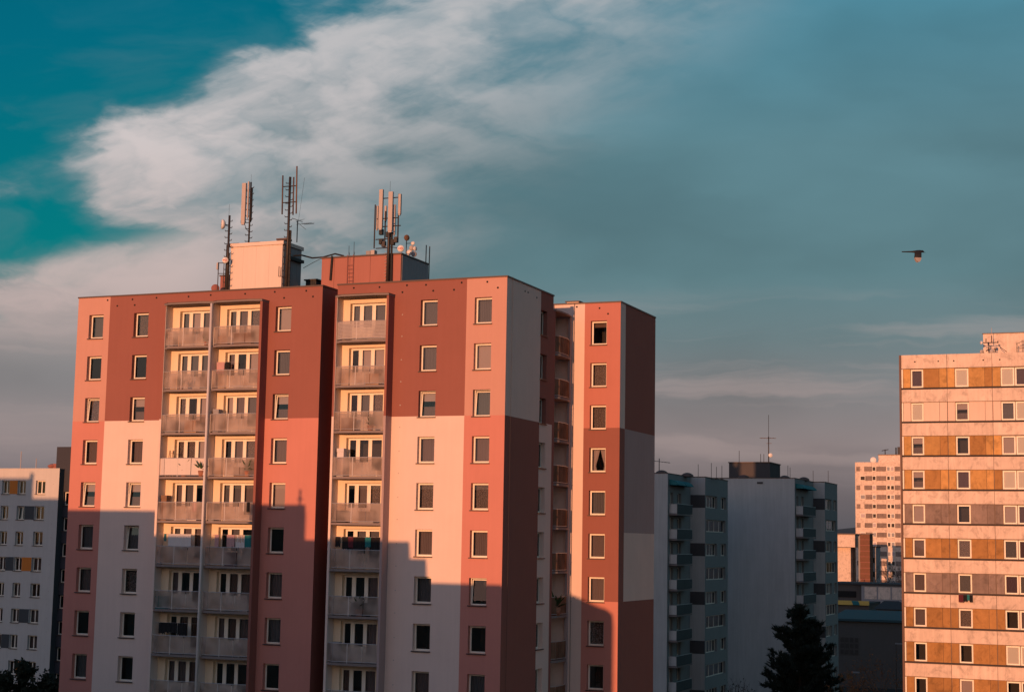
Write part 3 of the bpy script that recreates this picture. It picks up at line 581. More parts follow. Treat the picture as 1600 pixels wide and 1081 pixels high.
# tall mast with tube antennas
t, x, zt, z0 = mast('antenna_mast', 'tallest dark mast with slim tube antennas at the right corner of the cream room', 'mast', 450.5, 446, 277, 2.75, .085, 22, base=36.8)
for px, pa, pb in ((442.0, 274.5, 335), (464.0, 260, 334), (459.0, 277, 336)):
    a, b = PY(px, pa, 2.6), PY(px-1.2, pb, 2.6); part('tube_antenna', MB().tube(a, b, .05, n=8), M['flash' if px < 460 else 'twig'], t, True)
for py in (292, 317): a = PY(442, py, 2.6); b = PY(464, py, 2.6); arm(t, (a.x, 2.6, a.z), (b.x, 2.6, a.z), .035)
part('cable_bundle', MB().tube((x+.16, 2.8, 36.8), (x+.14, 2.8, zt-3.6), .07, n=6).tube((x-.15, 2.8, 36.8), (x-.12, 2.8, zt-4.6), .05, n=6), M['cable'], t)
a = PY(440, 373, 3.4); part('cowl', MB().box(a.x-.35, a.x+.45, 3.3, 4.0, rz+.08, rz+.2), M['flash'], t)
fr = thing('rod_aerial', 'short pair of rods on a bracket at the cream room corner', 'bracket', tuple(PY(440, 430, 2.6)))
a = PY(435.5, 432, 2.6); part('rods', MB().tube((a.x, 2.6, a.z), (a.x, 2.6, a.z+.68), .025).tube((a.x+.15, 2.6, a.z), (a.x+.15, 2.6, a.z+.62), .025).tube((a.x-.02, 2.6, a.z), (x, 2.75, a.z), .022), M['steel'], fr)
# aerial with yagi
t, x, zt, z0 = mast('television_aerial', 'thin pole with a television aerial beside the tallest mast', 'aerial', 464.3, 385, 345, 4.0, .035, base=rz)
a = PY(459, 347, 4.0); b = PY(491, 352.5, 4.0); yb = MB().tube((x-.1, 4, zt-.25), (b.x, 4, zt-.25), .012)
for i in range(9): xx = x+.45+i*.085; yb.tube((xx, 3.75, zt-.25), (xx, 4.25, zt-.25), .009, n=4)
yb.tube((x-.25, 3.7, zt+.12), (x+.2, 4.3, zt-.02), .02).tube((x+.05, 3.7, zt-.1), (x+.55, 4.2, zt-.6), .012).tube((x+.05, 3.7, zt-.1), (x+.4, 4.2, zt+.12), .012)
part('yagi', yb, M['steel'], t)
part('whip', MB().tube((x+.06, 4, zt-.1), (x+.42, 4, zt+2.9), .009, n=4), M['steel'], t)
# cable bridge between the rooms
a = PY(472, 399, 5.0); b = PY(505, 402, 4.4); mid = (a+b)/2
cb = thing('cable_bundle', 'black cable bundle sagging between the two machine rooms', 'cable', tuple(b))
part('cable', MB().path([(rb.x-.5, 4.2, rz-.85), tuple(a), tuple(mid-Vector((0, 0, .12))), tuple(b), tuple(b+Vector((.9, 0, .18))), tuple(b+Vector((1.7, -.3, -.05)))], .055), M['cable'], cb)
part('cable', MB().path([tuple(PY(474, 419, 5.0)), tuple(PY(490, 410, 4.7)), tuple(PY(506, 402, 4.4))], .018), M['cable'], cb)
part('cable', MB().path([tuple(PY(519, 400, 3.5)), tuple(PY(518, 412, 3.5)), tuple(PY(516, 438, 3.5))], .07), M['cable'], cb)
a = PY(478, 434, 7.0); b = PY(494, 438, 7.0); hv = thing('roof_hatch', 'low dark hatch on the roof between the two machine rooms', 'hatch', (a.x, 7, 36.8)); part('hatch_box', MB().box(a.x, b.x, 7, 8.4, 36.8, b.z), M['roof'], hv); part('hatch_lid', MB().box(a.x-.1, b.x+.15, 6.9, 8.5, b.z+.003, b.z+.09), M['steel'], hv)
# panel cluster on the red room
t, x, zt, z0 = mast('antenna_mast', 'cluster mast with three pale panel antennas on the dark red machine room', 'mast', 607.6, 437, 301, 3.3, .085, 0, base=36.9)
part('whip', MB().tube((x, 3.3, zt), (x, 3.3, zt+.75), .009, n=4), M['steel'], t)
for px, pa, pb, wd in ((596.3, 296.5, 357, .26), (611.3, 300, 361, .30), (625.3, 303.5, 334.5, .17)): panel(t, px, pa, pb, 3.1, wd, .16)
for px, pa, pb, yy in ((590.0, 322, 358, 4.6), (603, 322, 345, 4.8), (617, 320, 366, 4.8)): panel(t, px, pa, pb, yy, .14, .12)
for px, pa, pb, yy in ((586.5, 320, 388, 4.4), (623.4, 303, 372, 3.3), (602.5, 330, 386, 4.2)):
    a, b = PY(px, pa, yy), PY(px, pb, yy); part('pole', MB().tube((a.x, yy, max(b.z, qz)), (a.x, yy, a.z), .045, n=6), M['steel'], t)
for pa, pb, py in ((595, 625, 310), (595, 625, 354), (586, 612, 374), (588, 620, 342), (586, 606, 388)):
    a, b = PY(pa, py, 3.3), PY(pb, py, 3.3); arm(t, (a.x, 3.4, a.z), (b.x, 3.4, a.z), .035)
for px, py in ((595, 362), (595, 377), (606, 366), (613, 378), (618, 374), (599, 381)):
    a = PY(px, py, 3.4); part('radio_unit', MB().box(a.x-.12, a.x+.12, 3.35, 3.6, a.z-.2, a.z+.16), M[R.choice(('steel', 'cable', 'antenna'))], t)
part('cable_ladder', MB().box(x-.06, x+.02, 3.42, 3.5, 36.9, zt-2.4).tube((x+.17, 3.45, 36.9), (x+.14, 3.45, zt-2.6), .07, n=6).tube((x-.17, 3.45, 36.9), (x-.13, 3.45, zt-3.0), .04, n=6), M['cable'], t)
rg = MB()
for i in range(14): z = 37.1+i*.22; rg.tube((x-.33, 3.42, z), (x-.2, 3.42, z), .02, n=4)
part('cable_clips', rg, M['rail'], t)
a = PY(579, 392, 4.2); q = thing('cabinet', 'small grey equipment cabinet on the left of the red machine room roof', 'cabinet', (a.x, 4.2, qz)); part('cabinet_box', MB().box(a.x-.28, a.x+.02, 4.1, 4.5, qz, qz+.36), M['roomgrey'], q); part('cabinet_box', MB().box(a.x+.05, a.x+.33, 4.1, 4.5, qz, qz+.40), M['antenna'], q)
c = PY(626, 388.3, 3.2); dish('dish_antenna', 'white dish with red mark at the corner of the red machine room', c, (.3, -.95, 0), .22, True, to=(x, 3.3, c.z+.2))
t2, x2, zt2, z02 = mast('dish_pole', 'short pole carrying a group of small dishes behind the red room corner', 'mast', 635.0, 394, 368, 5.0, .03, base=qz)
a = PY(644, 380, 5.0); arm(t2, (x2, 5, a.z), (a.x, 5, a.z)); arm(t2, (x2, 5, qz+.3), (a.x+.2, 5, qz+.3))
for px, py, rd, ax, nm, mt in ((636, 371.5, .20, (.85, -.5, 0), 'dark round dish on top of the short dish pole', 'twig'), (645, 380, .13, (.1, -.9, .3), 'tiny dish on the arm of the short dish pole', 'dish'),
        (643.5, 387.5, .17, (.6, -.8, 0), 'pinkish dish in the middle of the dish group', 'antenna'), (649, 388.5, .15, (.9, -.3, 0), 'white dish turned right at the edge of the dish group', 'dish'),
        (639.5, 394.5, .19, (.2, -.95, .1), 'white dish low in the dish group', 'dish'), (647, 397, .19, (.5, -.8, .1), 'dark grey dish lowest in the dish group', 'roomgrey')):
    c = PY(px, py, 4.9); dish('dish_antenna', nm, c, ax, rd, mat=mt, to=(min(c.x, x2+.45), 5.05, c.z-.1))
for px, p1, yy, lb in ((666.2, 383, 8.5, 'left'), (671.5, 385, 8.5, 'right')):
    a = PY(px, p1, yy); t = thing('rod_antenna', 'thin dark rod standing behind the red machine room, %s of two' % lb, 'rod', (a.x, yy, 36.8)); part('rod', MB().tube((a.x-.03, yy, 36.8), (a.x, yy, a.z), .035, n=6), M['steel'], t); part('rod_base', MB().box(a.x-.15, a.x+.1, yy-.1, yy+.1, 36.8, 36.9), M['steel'], t)
for px, p1, lb in ((553.5, 378, 'taller'), (545.5, 384, 'shorter')):
    a = PY(px, p1, 4.5); t = thing('rod_antenna', 'hair thin rod on the red machine room above the ladder, the %s one' % lb, 'rod', (a.x, 4.5, qz)); part('rod', MB().tube((a.x, 4.5, qz), (a.x, 4.5, a.z), .016, n=4), M['steel'], t); part('rod_base', MB().tube((a.x+.12, 4.5, qz), (a.x, 4.5, qz+.5), .014, n=4), M['steel'], t)
a = PY(662.8, 434, 5.2); t = thing('surveillance_camera', 'small pale camera on a stub at the foot of the red room', 'camera', (a.x, 5.2, 36.8)); part('stub', MB().tube((a.x, 5.2, 36.8), (a.x, 5.2, 37.9), .035), M['antenna'], t); part('housing', MB().box(a.x-.25, a.x+.05, 5.1, 5.3, 37.25, 37.45), M['rust'], t)
a = PY(896, 469, 13.0); t = thing('roof_vent_cowl', 'low pale vent box on the right wing roof edge', 'vent', (a.x, 13, 36.8)); part('box', MB().box(a.x-.4, a.x+.45, 12.8, 13.5, 36.8, 37.3), M['peach'], t); part('lid', MB().box(a.x-.5, a.x+.55, 12.7, 13.6, 37.303, 37.37), M['flash'], t)

# ------------------------------------------------------------------ things on the balconies
def cloth(mb, x0, x1, y, z1, z0, m, jag=0.06):
    n = 8
    for i in range(n):
        xa, xb = x0+(x1-x0)*i/n, x0+(x1-x0)*(i+1)/n; f = lambda xx: y+.025*math.sin(xx*19); g = lambda i: z0+jag*math.sin(i*2.3)
        mb.quad((xa, f(xa), g(i)), (xb, f(xb), g(i+1)), (xb, f(xb), z1), (xa, f(xa), z1), m); mb.quad((xb, f(xb)+.02, g(i+1)), (xa, f(xa)+.02, g(i)), (xa, f(xa)+.02, z1), (xb, f(xb)+.02, z1), m)
def laundry(label, x0, x1, y, z, pieces):
    t = thing('hanging_laundry', label, 'laundry', ((x0+x1)/2, y, z-1)); part('clothes_line', MB().tube((x0, y, z), (x1, y, z), .008, n=4), M['rail'], t)
    for a, b, dz, mt in pieces: k = MB(); cloth(k, a, b, y, z, z-dz, 0); part('garment', k, M[mt], t)
z6 = 33.30-5*FH
laundry('white sheet hung out on the sixth balcony down, far left column', -23.7, -20.3, -.55, z6+1.95, [(-23.0, -21.25, .85, 'whitecloth'), (-23.32, -23.15, .45, 'tealcloth')])
laundry('mixed pink and teal washing on the sixth balcony down, second column', -20.0, -16.7, -.55, z6+1.95, [(-19.5, -19.2, .9, 'pinkcloth'), (-18.6, -18.05, .75, 'pinkcloth'), (-17.98, -17.35, .45, 'tan'), (-17.95, -17.3, .85, 'whitecloth'), (-17.28, -16.8, .75, 'tealcloth')])
laundry('row of dark washing on the sixth balcony down, third column', -11.0, -7.7, -.6, z6+1.95, [(-10.85, -10.5, .62, 'black'), (-10.35, -9.95, .75, 'black'), (-9.95, -9.6, .65, 'maroon'), (-9.6, -8.85, .8, 'black'), (-8.8, -8.4, .6, 'tealcloth'), (-8.35, -7.75, .78, 'black')])
z8 = 33.30-7*FH
laundry('black washing on the eighth balcony down, far left column', -23.7, -20.3, -.6, z8+1.95, [(-23.4, -22.9, .7, 'black'), (-22.9, -22.0, .62, 'black'), (-21.95, -21.3, .75, 'black')])
z5 = 33.30-4*FH
laundry('towels on the fifth balcony rail down, second column', -17.7, -16.8, -.86, z5+1.2, [(-17.6, -17.25, .55, 'whitecloth'), (-17.15, -16.85, .6, 'black')])
laundry('pink towel on the fifth balcony rail down, far left column', -21.2, -20.5, -.86, z5+1.2, [(-21.1, -20.75, .6, 'pinkcloth')])
laundry('pale pink sheet on the second balcony down, second column', -20.05, -18.7, -.35, 33.30-FH+1.75, [(-20.0, -19.45, .75, 'pinkcloth'), (-19.4, -19.1, .45, 'black')])
def pot_plant(label, x, y, z, s=1.0, n=26):
    rr = random.Random(int(abs(x*100)+z*10)); t = thing('potted_plant', label, 'plant', (x, y, z)); part('pot', MB().lathe((x, y, z), (0, 0, 1), [(0, .01), (0, .10*s), (.22*s, .14*s), (.20*s, .12*s), (.20*s, .01)], 10), M['terracotta'], t, True)
    lf = MB()
    for _ in range(n):
        a = rr.uniform(0, 6.28); l = rr.uniform(.15, .42)*s; h = rr.uniform(.1, .5)*s; p = Vector((x, y, z+.2*s)); q = p+Vector((math.cos(a)*l, math.sin(a)*l*.6, h)); sd_ = Vector((-math.sin(a), math.cos(a), .2))*.05*s
        lf.poly([p, (p+q)/2+sd_+Vector((0, 0, .05)), q, (p+q)/2-sd_+Vector((0, 0, .05))])
    part('leaves', lf, M['plant'], t)
def crate(label, x0, x1, y0, y1, z, h, mt, name='storage_box', cat='box'):
    t = thing(name, label, cat, ((x0+x1)/2, (y0+y1)/2, z)); part('body', MB().box(x0, x1, y0, y1, z, z+h*.88), M[mt], t); part('lid', MB().box(x0-.02, x1+.02, y0-.02, y1+.02, z+h*.88+.002, z+h), M[mt], t)
f = lambda k: 33.30-k*FH+.004
crate('brown box behind the frosted top balcony, second column', -18.6, -17.3, -.7, -.3, f(0), .75, 'brownbox'); crate('dark box behind the second balcony down, far left column', -21.0, -20.5, -.7, -.3, f(1), .8, 'roomgrey')
crate('orange brown box behind the third balcony down, far left column', -22.0, -21.1, -.75, -.3, f(2), .8, 'tan'); crate('dark box behind the third balcony down, far left column', -23.5, -22.7, -.7, -.3, f(2), .85, 'roomgrey')
crate('brown chest behind the fourth balcony down, second column', -18.2, -17.4, -.7, -.3, f(3), .6, 'brownbox'); crate('white air conditioner cabinet on the fourth balcony down, third column', -10.95, -10.5, -.5, -.1, f(3), 1.75, 'whitecloth', 'cabinet', 'cabinet')
crate('tan box behind the second balcony down, third column', -9.0, -8.1, -.75, -.3, f(1), .7, 'tan'); crate('brown chest behind the third balcony down, third column', -10.6, -9.8, -.75, -.3, f(2), .8, 'brownbox'); crate('brown box behind the fifth balcony down, third column', -9.2, -8.2, -.75, -.3, f(4), .7, 'roomgrey')
crate('maroon chest behind the sixth balcony down, second column', -18.6, -17.9, -.75, -.3, f(5), .85, 'maroon'); crate('teal box behind the seventh balcony down, far left column', -23.6, -22.9, -.75, -.3, f(6), .8, 'tealcloth')
for lb, x, k, s in (('plant on the top balcony beside the middle post', -20.65, 0, 1.1), ('tall plant on the fourth balcony down, far left column', -21.9, 3, 1.9), ('plant beside the ladder on the fourth balcony down, far left column', -20.6, 3, 1.7), ('plant on the third balcony down, third column', -8.6, 2, 1.5), ('plant on the fourth balcony down, second column', -17.2, 3, 1.6), ('plant on the seventh balcony down, third column', -9.0, 6, 1.9), ('small plant on the second balcony down, far left column', -22.4, 1, 1.2)):
    pot_plant(lb, x, -.7, f(k), s)
for lb, x0, x1, k, h, mt in (('tall white cabinet on the top balcony, far left column', -23.65, -23.25, 0, 1.0, 'whitecloth'), ('grey cabinet on the third balcony down, second column', -19.95, -19.55, 2, 1.5, 'roomgrey'), ('brown cupboard on the fifth balcony down, far left column', -23.6, -23.2, 4, 1.6, 'brownbox'), ('dark cupboard on the fifth balcony down, second column', -20.0, -19.6, 4, 1.1, 'roomgrey'),
        ('white cabinet on the seventh balcony down, second column', -17.4, -16.9, 6, 1.0, 'whitecloth'), ('dark cupboard on the eighth balcony down, third column', -10.9, -10.4, 7, 1.2, 'roomgrey'), ('dark chest on the seventh balcony down, third column', -9.6, -8.5, 6, .8, 'black'), ('white chest on the fifth balcony down, far left column, by the post', -21.6, -20.9, 4, .7, 'whitecloth'), ('black chest on the fifth balcony down, third column, left end', -10.8, -10.2, 4, .75, 'black'), ('pale box on the top balcony, second column, left end', -19.8, -19.1, 0, .6, 'tan')):
    crate(lb, x0, x1, -.62, -.2, f(k), h, mt, 'cupboard' if h > .9 else 'storage_box', 'cupboard' if h > .9 else 'box')
pot_plant('plant on the side balcony seventh down', -.05, 9.2, f(6), 2.4); 
st = thing('step_ladder', 'wooden step ladder on the fourth balcony down, far left column', 'ladder', (-23.1, -.5, f(3))); k = MB()
for dx in (-.17, .17): k.tube((-23.1+dx, -.75, f(3)), (-23.1+dx*.7, -.45, f(3)+1.7), .025); k.tube((-23.1+dx, -.15, f(3)), (-23.1+dx*.7, -.42, f(3)+1.7), .02)
for i in range(5): k.box(-23.26, -22.94, -.70+i*.055, -.62+i*.055, f(3)+.3+i*.3, f(3)+.33+i*.3)
part('ladder_frame', k, M['tan'], st)
cs = thing('garden_chair', 'white plastic chair on the eighth balcony down, second column', 'chair', (-17.55, -.5, f(7))); zc = f(7)
part('seat', MB().box(-17.78, -17.32, -.72, -.30, zc+.40, zc+.44), M['whitecloth'], cs); part('backrest', MB().box(-17.76, -17.34, -.32, -.27, zc+.50, zc+.88).box(-17.76, -17.70, -.32, -.27, zc+.44, zc+.5).box(-17.40, -17.34, -.32, -.27, zc+.44, zc+.5), M['whitecloth'], cs)
for dx in (-17.75, -17.35):
    for dy in (-.70, -.33): part('leg', MB().tube((dx, dy, zc), (dx, dy, zc+.4), .022), M['whitecloth'], cs)
    part('armrest', MB().box(dx-.03, dx+.03, -.68, -.3, zc+.62, zc+.65), M['whitecloth'], cs)

# ------------------------------------------------------------------ panel block at the right edge
DY, DX0 = 47.525, 16.07
DB = thing('panel_block', 'sunlit concrete panel block with ochre infill bands at the right edge', 'building', (24, 54, 0))
part('end_wall', MB().box(15.9, 16.06, DY-.05, 60.1, 0, 37.22), M['brown'], DB)
part('roof', MB().box(16.064, 34.2, DY+.1, 60.1, 37.003, 37.1), M['roof'], DB)
bays = [(DX0, 19.78), (19.78, 23.38), (23.38, 26.98), (26.98, 30.58), (30.58, 34.18)]
cell = [[(.14, .74, 0), (.74, 1.78, 1), (1.78, 3.07, 0), (3.07, 3.69, 0)], [(.02, .61, 0), (.61, 1.72, 1), (1.72, 3.0, 0), (3.0, 3.58, 0)], [(.02, .64, 0), (.64, 1.74, 1), (1.76, 2.82, 1), (2.82, 3.58, 0)], [(.02, .61, 0), (.61, 1.72, 1), (1.72, 3.0, 0), (3.0, 3.58, 0)], [(.02, .61, 0), (.61, 1.72, 1), (1.72, 3.0, 0), (3.0, 3.58, 0)]]
ptype = ['ochre', 'pink', 'ochre', 'ochre', 'stucco', 'ochre2', 'stucco', 'ochre2', 'ochre2', 'ochre2']
dk = [['plum', 'wblind', 'wblind', 'plum'], ['wblind', 'half', 'grey', 'wblind'], ['half', 'dark', 'blind', 'wblind'], ['half', 'plum', 'wblind', 'wblind'], ['blind', 'dark', 'blind', 'plum'], ['net', 'lace', 'grey', 'plum'], ['net', 'grey', 'plum', 'grey'], ['net', 'lace', 'dark', 'net'], ['dark', 'dark', 'wblind', 'wblind'], ['dark', 'blind', 'dark', 'net']]
def jit(v, a): return v*(1+R.uniform(-a, a))
for bi, (x0, x1) in enumerate(bays):
    for k in range(10):
        zt = 36.05-k*FH; zb = zt-1.57
        pz1 = 37.2 if k == 0 else zt+1.07-.0
        part('concrete_panel', MB().box(x0+.014, x1-.014, DY+R.uniform(0, .012), DY+.2, zt+.03, (37.22 if k == 0 else zt+1.07)), M['conc'], DB)
        part('ledge', MB().box(x0, x1, DY-.03, DY+.3, zb-.115, zb-.015), M['joint'], DB)
        wi = 0
        for a, b, isw in cell[bi]:
            if isw:
                window(DB, (x0+(a+b)/2, DY-.075, zb+.02), 0, round(b-a-.04, 2), 1.5, (dk[k]+['net']*4)[min(bi+wi, 7)], False, False, frame='white'); wi += 1
            else:
                mt = ptype[k]
                if mt == 'ochre' and R.random() < .25: mt = 'ochre2'
                part('infill_panel', MB().box(x0+a+.012, x0+b-.012, DY+.07+R.uniform(0, .02), DY+.16, zb+.005, zt-.005), M[mt], DB)
        if bi == 0: part('corner_post', MB().box(x0+.015, x0+.125, DY+.02, DY+.2, zb, zt-.02), M['white'], DB)
dops = [(x0+(a+b)/2-(round(b-a-.04, 2))/2, x0+(a+b)/2+(round(b-a-.04, 2))/2, 36.05-k*FH-1.57+.02, 36.05-k*FH-1.57+1.52) for (x0, x1), cl in zip(bays, cell) for a, b, w_ in cl if w_ for k in range(10)]
part('core_wall', wall_grid(MB(), front(DY+.205), [16.065, 34.2], [0, 37.0], dops, lambda u, z: 0, -.06), [M['stucco']], DB)
part('rear_wall', MB().box(16.065, 34.2, 59.8, 60, 0, 37.0).box(34.0, 34.19, DY+.3, 59.79, 0, 37.0), M['stucco'], DB)
part('lower_wall', MB().box(16.07, 34.18, DY+.01, DY+.2, 0, 8.2), M['conc'], DB)
a = PY(1536, 522, 53.0); b = PY(1600, 520, 53.0)
part('roof_housing', MB().box(a.x, a.x+9, 53, 58, 37.1, a.z), M['conc'], DB); part('housing_cap', MB().box(a.x-.06, a.x+9.06, 52.94, 58.06, a.z+.002, a.z+.07), M['flash'], DB)
for x in (17.2, 19.1, 20.35, 22.7, 24.0): link('panel_anchor', vm, DB, (x, DY-.001, 36.65))
xw = 20.39+.11
laundry('dark clothes hung below a window of the panel block', 20.42, 21.6, DY-.22, 36.05-6*FH-1.68, [(20.45, 20.85, .62, 'maroon'), (20.82, 21.15, .55, 'black'), (21.12, 21.32, .45, 'tealcloth'), (21.3, 21.55, .58, 'black')])
# antenna group on that roof
s = 80/1572.0
def Q(zx, zy, y=51.5): return PY(1520+zx*s, 505+zy*s, y)
t = thing('antenna_mast', 'low crossbar antenna stand on the roof of the panel block', 'mast', tuple(Q(490, 890)))
bz = Q(490, 600).z; bx = Q(490, 600).x
part('pole', MB().tube((bx, 51.5, 37.1), (bx, 51.5, bz), .05), M['steel'], t); part('crossbar', MB().tube(Q(300, 600), Q(790, 590), .04), M['steel'], t)
for zx, za in ((405, 470), (580, 380), (770, 540)): part('rod', MB().tube(Q(zx, 610), Q(zx, za), .04), M['steel'], t)
part('whip', MB().tube(Q(575, 380), Q(575, 140), .02), M['antenna'], t)
part('radio_unit', MB().box(Q(630, 0).x, Q(710, 0).x, 51.4, 51.6, Q(0, 770).z, Q(0, 670).z), M['antenna'], t); part('radio_unit', MB().box(Q(390, 0).x, Q(470, 0).x, 51.4, 51.6, Q(0, 770).z, Q(0, 700).z), M['antenna'], t)
part('brace', MB().tube(Q(640, 790), Q(720, 790), .04).tube(Q(680, 790), Q(690, 890), .05).tube(Q(400, 850), Q(500, 800), .05), M['steel'], t)
part('cable', MB().path([Q(775, 640), Q(840, 730), Q(930, 800), Q(1050, 880)], .025), M['cable'], t)
dish('dish_antenna', 'small pale dish at the left tip of the crossbar stand', Q(255, 600), (-.6, -.8, 0), .14, to=Q(320, 600)); dish('dish_antenna', 'drum shaped dish low at left of the crossbar stand', Q(280, 870), (.5, -.85, 0), .17, mat='antenna', to=Q(330, 900)); dish('dish_antenna', 'rounded pale dish low in the middle of the crossbar stand', Q(590, 860), (.3, -.95, 0), .19, mat='antenna', to=Q(600, 900))
t = thing('roof_railing', 'thin railing on the panel block roof at the picture edge', 'railing', tuple(Q(1500, 890))); k = MB()
for zx in (1340, 1500, 1560): k.tube((Q(zx, 0).x, 51.5, 37.1), (Q(zx, 0).x, 51.5, Q(0, 560).z if zx > 1400 else Q(0, 640).z), .025)
k.tube(Q(1340, 640), Q(1500, 560), .02).tube(Q(1500, 560), Q(1640, 555), .02).tube(Q(1340, 770), Q(1640, 770), .02); part('tube_frame', k, M['steel'], t)

# ------------------------------------------------------------------ the grey-white blocks behind, in shade
def white_block(label, x_l, x1, y0, ybal, xbay, y_end, top, rows_n, zoff):
    B = thing('apartment_block', label, 'building', ((x_l+x1)/2, y0+10, 0))
    ybal2 = y0+ybal
    g = MB().quad((x_l, y0, 0), (x1, y0, 0), (x1, y0, top), (x_l, y0, top)); g.quad((x_l, y_end, 0), (x_l, y0, 0), (x_l, y0, top), (x_l, y_end, top)); g.quad((x1, y_end, 0), (x_l, y_end, 0), (x_l, y_end, top), (x1, y_end, top))
    part('gable_wall', g, M['white2'], B)
    zs = [top-zoff-k*FH for k in range(rows_n)]                                   # window sill heights
    sideops = [(y0+1.0, y0+2.2, z-.7, z+1.45) for z in zs] + [(y0+3.9, y0+5.4, z, z+1.45) for z in zs]
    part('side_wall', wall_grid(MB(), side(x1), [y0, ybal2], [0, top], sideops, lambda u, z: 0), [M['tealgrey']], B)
    fr = MB()
    for i, z in enumerate(zs):
        pass
    zz = sorted(set([0, top] + [v for z in zs for v in (z-.02, z+1.47)]))
    band = lambda u, z: 1 if any(z0-.02 < z < z0+1.47 and i % 2 == 0 for i, z0 in enumerate(zs)) else 0
    part('bay_wall', wall_grid(MB(), front(ybal2), [x1, xbay], zz, [], band), [M['white2'], M['greyband']], B)
    ops = []
    L = y_end-ybal2
    for i, z in enumerate(zs): ops += [(ybal2+.35, ybal2+L*.52, z, z+1.45), (ybal2+L*.68, ybal2+L*.93, z, z+1.45)] if i % 2 == 0 else [(ybal2+.5, ybal2+L*.9, z, z+1.45)]
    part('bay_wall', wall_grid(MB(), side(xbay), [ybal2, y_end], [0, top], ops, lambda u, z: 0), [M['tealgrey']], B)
    part('bay_wall', MB().quad((xbay, y_end, 0), (x1, y_end, 0), (x1, y_end, top), (xbay, y_end, top)), M['white2'], B)
    part('roof', MB().poly([(x_l, y0, top-.1), (x1, y0, top-.1), (x1, ybal2, top-.1), (xbay, ybal2, top-.1), (xbay, y_end, top-.1), (x_l, y_end, top-.1)]), M['roof'], B)
    part('roof_flashing', MB().box(x_l-.05, x1+.05, y0-.05, y0+.2, top-.01, top+.07).box(x1-.2, x1+.05, y0+.2, ybal2-.05, top-.01, top+.07).box(x1-.2, xbay+.05, ybal2-.05, ybal2+.2, top-.01, top+.07).box(xbay-.2, xbay+.05, ybal2+.2, y_end, top-.01, top+.07), M['flash'], B)
    for a, b, z0, z1 in ops: window(B, (xbay, (a+b)/2, z0), math.pi/2, round(b-a, 2), 1.45, R.choice(('dark', 'net', 'dark', 'grey')), False, False, 3 if b-a > 4 else 1)
    for a, b, z0, z1 in sideops: window(B, (x1, (a+b)/2, z0), math.pi/2, round(b-a, 2), round(z1-z0, 2), R.choice(('dark', 'net', 'dark')), False, False, 0)
    yb0, yb1, pr = y0+.5, y0+ybal*.72, 1.0
    for z in zs:
        zf = z-.95; bl = part('balcony', MB().box(x1+.004, x1+pr, yb0, yb1, zf-.14, zf), M['slab'], B)
        part('parapet_panel', MB().box(x1+.05, x1+pr-.06, yb0+.02, yb0+.06, zf+.06, zf+1.1), M['white2'], bl); part('parapet_panel', MB().box(x1+pr-.05, x1+pr-.01, yb0+.02, (yb0+yb1)/2-.02, zf+.06, zf+1.1), M['balcteal'], bl)
        part('parapet_panel', MB().box(x1+pr-.05, x1+pr-.01, (yb0+yb1)/2+.02, yb1-.02, zf+.06, zf+1.1), M['balcteal'], bl); part('rail', MB().tube((x1+pr-.03, yb0, zf+1.14), (x1+pr-.03, yb1, zf+1.14), .03), M['rail'], bl)
    def awn(ya, yb_, z):
        k = MB(); n = 6
        for i in range(n):
            t0, t1 = i/n*1.4, (i+1)/n*1.4; p = lambda t, yy: (x1+.02+1.15*math.sin(t), yy, z-.75+.75*math.cos(t))
            k.quad(p(t0, ya), p(t1, ya), p(t1, yb_), p(t0, yb_))
        for yy in (ya, yb_): k.poly([(x1+.02, yy, z-.6)] + [(x1+.02+1.15*math.sin(i/n*1.4), yy, z-.75+.75*math.cos(i/n*1.4)) for i in range(n+1)])
        part('awning', k, M['tealc'], B)
    awn(yb0, (yb0+yb1)/2-.1, top-.65); awn((yb0+yb1)/2+.1, yb1, top-.65)
    return B
E1 = white_block('grey white block in shade right behind the red building, nearer of two', -25.0, -15.46, 85.04, 9.25, -13.69, 104.7, 29.14, 9, 3.55)
E2 = white_block('grey white block in shade with wide blank gable, farther of two', -22.0, -7.51, 114.37, 11.5, -5.97, 134.6, 29.90, 9, 3.65)
part('wall_vent', MB().box(*(lambda a, b: (a.x, b.x, 114.30, 114.36, b.z, a.z))(PY(1183, 752.5, 114.37), PY(1192, 755.5, 114.37))), M['greyband'], E2)
a, b = PY(1139, 723, 120.0), PY(1213, 723, 120.0); yk = y_for(PY(1203, 723, 120.0).x, 1213, a.z)
t = thing('machine_room', 'grey rooftop room on the farther grey white block', 'rooftop room', ((a.x+b.x)/2, 121, 29.8)); c = PY(1203, 723, 120.0)
part('wall', MB().box(a.x, c.x, 120, 126, 29.8, a.z), M['greyband'], t); part('roof_slab', MB().box(a.x-.1, c.x+.1, 119.9, 126.1, a.z+.002, a.z+.12), M['flash'], t)
t, x, zt, z0 = mast('television_aerial', 'aerial mast on the rooftop room of the farther grey white block', 'aerial', 1201, 722, 682, 122.0, .07, base=a.z+.12)
part('whip', MB().tube((x, 122, zt), (x, 122, zt+2.9), .03, n=4), M['steel'], t)
k = MB(); z = zt-.2; k.tube((x-1.1, 121.6, z), (x+.9, 122.4, z), .035)
for i in range(6): xx = x-1.05+i*.35; k.tube((xx, 121.3, z), (xx, 122.6, z), .02, n=4)
k.tube((x-.3, 122, z-.7), (x+.4, 122, z-.7), .03); part('yagi', k, M['twig'], t)
c = PY(1204, 711, 121.6); dish('dish_antenna', 'small bright dish on the far aerial mast', c, (.4, -.9, 0), .28, to=(x, 122, c.z))
